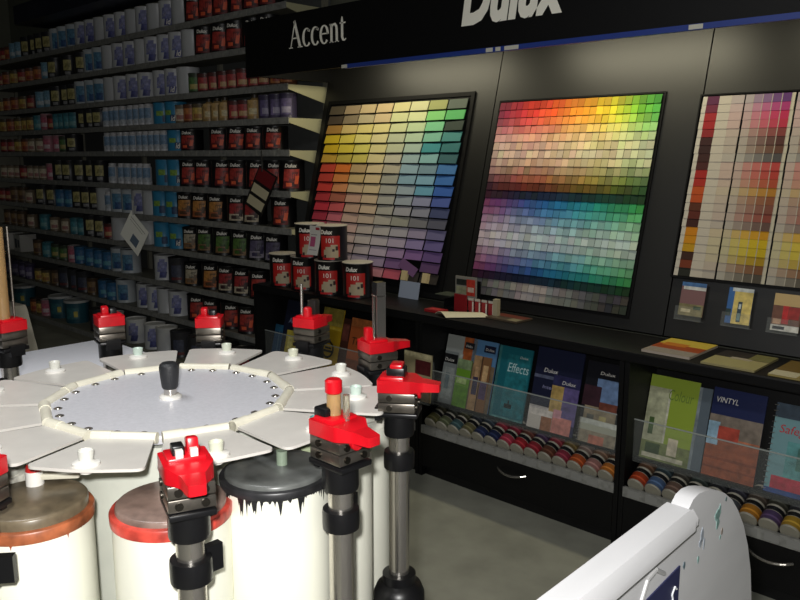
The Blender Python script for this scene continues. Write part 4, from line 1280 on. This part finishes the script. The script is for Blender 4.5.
# pumps: position, head height, kind of sight tube / lever
PUMPS = [((-.837, .497), 1.126, 'finger'), ((-.804, .724), 1.128, 'syringe'), ((-.914, .962), 1.12, 'clip'), ((-1.14, 1.136), 1.12, 'tower'), ((-1.383, 1.163), 1.132, 'rod'),
         ((-1.597, 1.031), 1.122, 'finger'), ((-1.735, .848), 1.133, 'finger'), ((-1.80, .645), 1.142, 'glass'), ((-1.034, .311), 1.120, 'finger')]
for k, ((px, py), zb, kind) in enumerate(PUMPS):
    lx, ly = px - CX, py - CY
    ang = math.atan2(ly, lx)
    if k == 0:
        ang += .12
    root = MB().cyl(.0182, .79 - 0, zb - .044, STEEL, 28).build('pump', mach, (lx, ly, 0), (0, 0, ang))
    bt = MB()
    bt.lathe([(0, .491), (.05, .491), (.05, .70), (.047, .74), (.046, .775), (.040, .79), (.030, .796), (.030, .812), (.0185, .813)], BLACKP, 28)
    bt.build('boot', root)
    rg = MB()
    rg.lathe([(.0183, zb - .108), (.0265, zb - .107), (.027, zb - .101), (.027, zb - .082), (.0262, zb - .077), (.0183, zb - .076)], BLACKP, 28)
    rg.box(-.044, -.02, -.006, .006, zb - .106, zb - .07, BLACKP, Matrix.Rotation(-1.2, 4, 'Z'))
    rg.build('clamp_ring', root)
    co = MB()
    co.lathe([(0, zb - .047), (.0255, zb - .047), (.0265, zb - .043), (.0265, zb - .006), (0, zb - .006)], BLACKP, 28)
    co.box(-.036, .036, -.029, .029, zb - .010, zb - .0015, BLACKP, None, .002)
    co.box(-.040, -.03, -.016, .016, zb - .02, zb + .004, BLACKP)
    co.build('collar', root)
    for z0 in (0, .0175):
        vb = MB().box(-.032, .032, -.029, .029, zb + z0, zb + z0 + .0162, DSTEEL, None, .0015)
        for yy in (-.016, .016):
            vb.cyl(.0052, .0312, .0345, mat((70, 66, 60), .4, 1.0), 12, Matrix.Translation((0, yy, zb + z0 + .008)) @ Matrix.Rotation(PI / 2, 4, 'Y'))
        vb.cyl(.0052, .0282, .0315, mat((70, 66, 60), .4, 1.0), 12, Matrix.Translation((-.012, 0, zb + z0 + .008)) @ Matrix.Rotation(PI / 2, 4, 'X'))
        vb.build('valve_block', root)
    cap = MB()
    P_ = rounded([(-.034, -.030), (.022, -.030), (.042, -.015), (.072, -.011), (.072, .011), (.042, .015), (.022, .030), (-.034, .030)], .004, 2)
    import bmesh
    bm = bmesh.new()
    vs = [bm.verts.new((x, y, zb + .0345)) for x, y in P_]
    # the nose is thinner than the body of the cap
    vt = [bm.verts.new((x, y, zb + (.056 if x < .03 else .051 if x < .05 else .048))) for x, y in P_]
    bm.faces.new(vs[::-1]); bm.faces.new(vt)
    n = len(P_)
    for i in range(n):
        bm.faces.new((vs[i], vs[(i + 1) % n], vt[(i + 1) % n], vt[i]))
    bmesh.ops.triangulate(bm, faces=[f for f in bm.faces if len(f.verts) > 4])
    bm.verts.index_update()
    cap.add([v.co.copy() for v in bm.verts], [[v.index for v in f.verts] for f in bm.faces], RED)
    bm.free()
    cap.box(-.030, .012, -.024, .024, zb + .052, zb + .061, RED, None, .003)
    cap.build('cap', root)
    MB().cyl(.0115, .031, .039, RED, 18, Matrix.Translation((0, 0, zb + .031)) @ Matrix.Rotation(PI / 2, 4, 'Y'), bev=.001).build('thumb_knob', root)
    zt = zb + .059
    WCL = mat((226, 222, 214), .25)
    if kind == 'finger':
        M = Matrix.Translation((-.010, .010, zt)) @ Matrix.Rotation(-.18, 4, 'Y')
        MB().box(-.009, .009, -.0075, .0075, -.004, .020, RED, M, .003).build('lever', root)
        MB().box(-.018, .002, -.016, -.001, zt - .004, zt + .014, BLACKP, None, .002).build('clip', root)
        w_ = MB()
        for yy in (-.009, .009):
            w_.box(.0025, .0105, yy - .0045, yy + .0045, zt - .002, zt + .011, WCL)
        w_.build('scale_mark', root)
    elif kind == 'syringe':
        MB().cyl(.0105, zt - .002, zt + .034, AMBER, 18, Matrix.Translation((-.012, 0, 0))).build('sight_tube', root)
        MB().cyl(.0125, zt + .032, zt + .054, RED, 18, Matrix.Translation((-.012, 0, 0)), bev=.003).build('tube_cap', root)
        MB().box(-.034, -.008, -.020, .006, zt - .004, zt + .014, BLACKP, None, .004).build('clip', root)
        g = MB()
        g.cyl(.005, zt - .012, zt + .034, GLASS, 12, Matrix.Translation((.010, .004, 0)))
        g.cyl(.006, zt - .012, zt - .002, WCL, 12, Matrix.Translation((.002, -.012, 0)))
        g.build('glass_tube', root)
    elif kind == 'clip':
        MB().box(-.020, .012, -.015, .015, zt - .003, zt + .016, BLACKP, None, .003).build('clip', root)
        MB().box(-.014, .008, -.016, .016, zt + .014, zt + .022, RED, None, .003).build('lever', root)
    elif kind == 'tower':
        tw = MB()
        tw.box(-.005, .011, -.008, .008, zt - .004, zt + .092, mat((52, 52, 46), .14, .3, name='dark_sight_glass'))
        for yy in (-.009, .009):
            tw.box(-.007, .013, yy - .002, yy + .002, zt - .004, zt + .118, STEEL)
        tw.box(-.007, .013, -.010, .010, zt + .092, zt + .118, mat((44, 46, 48), .2, .5))
        tw.box(-.008, .014, -.011, .011, zt + .088, zt + .091, STEEL)
        tw.build('sight_tube', root)
        MB().box(-.030, -.014, -.008, .008, zt - .006, zt + .026, RED, None, .003).build('lever', root)
    elif kind == 'rod':
        MB().cyl(.0036, zt - .004, zt + .072, STEEL, 10, Matrix.Translation((-.006, .022, 0))).build('rod', root)
        MB().cyl(.010, zt - .003, zt + .022, RED, 18, Matrix.Translation((-.020, -.004, 0)), bev=.003).build('lever', root)
        MB().box(-.002, .018, -.012, .010, zt - .003, zt + .035, mat((40, 36, 34), .3), None, .003).build('clip', root)
    elif kind == 'glass':
        MB().cyl(.015, zt - .004, zt + .20, AMBER, 20, Matrix.Translation((-.004, .008, 0))).build('sight_tube', root)
        st = MB()
        for yy in (-.018, .030):
            st.cyl(.0025, zt - .004, zt + .20, DSTEEL, 8, Matrix.Translation((-.004, yy, 0)))
        st.build('guide_rod', root)

# white bench behind the machine
bn = thing('bench', 'white topped bench standing behind the tinting machine at the left', 'bench', (-2.13, .64, 0))
BW = mat((238, 239, 246), .4, name='bench_laminate')
MB().box(-.17, .15, -.46, .465, .97, 1.0, BW, None, .003).build('worktop', bn)
MB().box(-.15, .13, -.44, .445, 0, .97, mat((170, 172, 178), .5)).build('cabinet_body', bn)
# beige slant sided case standing on the floor beyond
bc = thing('machine_case', 'grey beige slant sided case standing on the floor beyond the white bench', 'machine', (-3.2, 1.25, 0))
XZ = Matrix(((1, 0, 0, 0), (0, 0, 1, 0), (0, 1, 0, 0), (0, 0, 0, 1)))
CASE = mat((150, 144, 128), .5, name='case_enamel', noise=.05)
MB().prism([(-.54, .0), (.26, 0), (-.18, .925), (-.195, .938), (-.52, .925)], -.05, .05, CASE, XZ).build('case', bc)
MB().prism([(-.50, .40), (.02, .40), (-.22, .88), (-.50, .88)], -.053, -.05, mat((128, 124, 112), .5), XZ).build('front_panel', bc)

# ------------------------------------------------------------------ white wooden panel with rail at the right
gt = thing('counter_panel', 'white painted wooden panel with rounded end and top rail, at lower right', 'wooden panel', (-.424, 1.066, 0), (0, 0, math.atan(.026)))
GW = mat((204, 204, 206), .5, name='white_gloss_paint', noise=.05, nscale=14, bump=.25, stretch=(1, .25, 1))
YZ = Matrix(((0, 0, 1, 0), (1, 0, 0, 0), (0, 1, 0, 0), (0, 0, 0, 1)))
prof = [(-.78, 0), (.318, 0), (.318, .55)]
ctrl = [(.312, .66), (.298, .73), (.280, .79), (.262, .852), (.236, .908), (.206, .955), (.172, .993), (.14, 1.022), (.105, 1.044), (.078, 1.057), (.049, 1.067), (.025, 1.074), (.0, 1.078), (-.02, 1.076), (-.045, 1.06), (-.07, 1.04), (-.78, 1.036)]
MB().prism(prof + ctrl, -.026, 0, GW, YZ).build('board', gt)
rail = MB()
XZr = Matrix(((1, 0, 0, 0), (0, 0, 1, 0), (0, 1, 0, 0), (0, 0, 0, 1)))
sec = [(-.034, 1.034), (.008, 1.034), (.012, 1.038), (.012, 1.052), (.003, 1.067), (-.031, 1.068), (-.034, 1.065)]
rail.prism(sec, -.78, -.036, GW, XZr)
sec2 = [(-.030, 1.036), (.005, 1.036), (.009, 1.040), (.009, 1.050), (.001, 1.061), (-.028, 1.063)]
rail.prism(sec2, -.036, -.020, GW, XZr)
rail.build('rail', gt)
def blob(mb, y, z, ry, rz, m, seed):
    rr = random.Random(seed)
    n = 12
    mb.prism([(y + ry * (.7 + .5 * rr.random()) * math.cos(2 * PI * i / n), z + rz * (.7 + .5 * rr.random()) * math.sin(2 * PI * i / n)) for i in range(n)], .0002, .0008, m, YZ)
GRN = mat((126, 158, 153), .5, name='green_paint_smudge', noise=.3, nscale=90)
BLU = mat((146, 154, 164), .5, name='blue_paint_smudge', noise=.2, nscale=90)
for y, z, ry, rz, m, s in ((.078, 1.018, .009, .009, GRN, 1), (.083, 1.004, .006, .012, GRN, 2), (.088, 1.022, .005, .010, GRN, 3), (.022, 1.006, .006, .012, BLU, 4), (.017, .995, .005, .006, BLU, 5),
                           (.104, .982, .003, .006, mat((130, 120, 110), .5), 6), (.098, .975, .003, .004, GRN, 7), (.013, .972, .004, .006, GRN, 8), (-.039, .984, .004, .006, mat((90, 108, 116), .5), 9),
                           (.112, 1.032, .003, .004, mat((80, 100, 100), .5), 10), (.032, .99, .003, .009, BLU, 11)):
    sm = MB()
    blob(sm, y, z, ry, rz, m, s)
    sm.build('paint_smudge', gt)
po = MB()
po.prism([(-.50, .62), (-.057, .62), (-.057, .991), (-.50, .965)], .0003, .0022, mat((32, 36, 78), .45, name='navy_poster'), YZ)
po = po.build('poster', gt)
sw = MB()
pts = [(-.066, .960), (-.073, .966), (-.081, .958), (-.077, .949), (-.086, .940)]
for a, b in zip(pts, pts[1:]):
    sw.rod((.0024, a[0], a[1]), (.0024, b[0], b[1]), .0016, mat((220, 222, 226), .5), 8)
sw.build('lettering', po)
tp = MB()
ring = [(-.175, .99), (-.160, 1.012), (-.135, 1.016), (-.108, 1.0)]
for a, b in zip(ring, ring[1:]):
    tp.rod((.0, a[0], a[1]), (.0, b[0], b[1]), .0035, mat((168, 168, 168), .4), 8)
tp.build('wire_clip', gt)
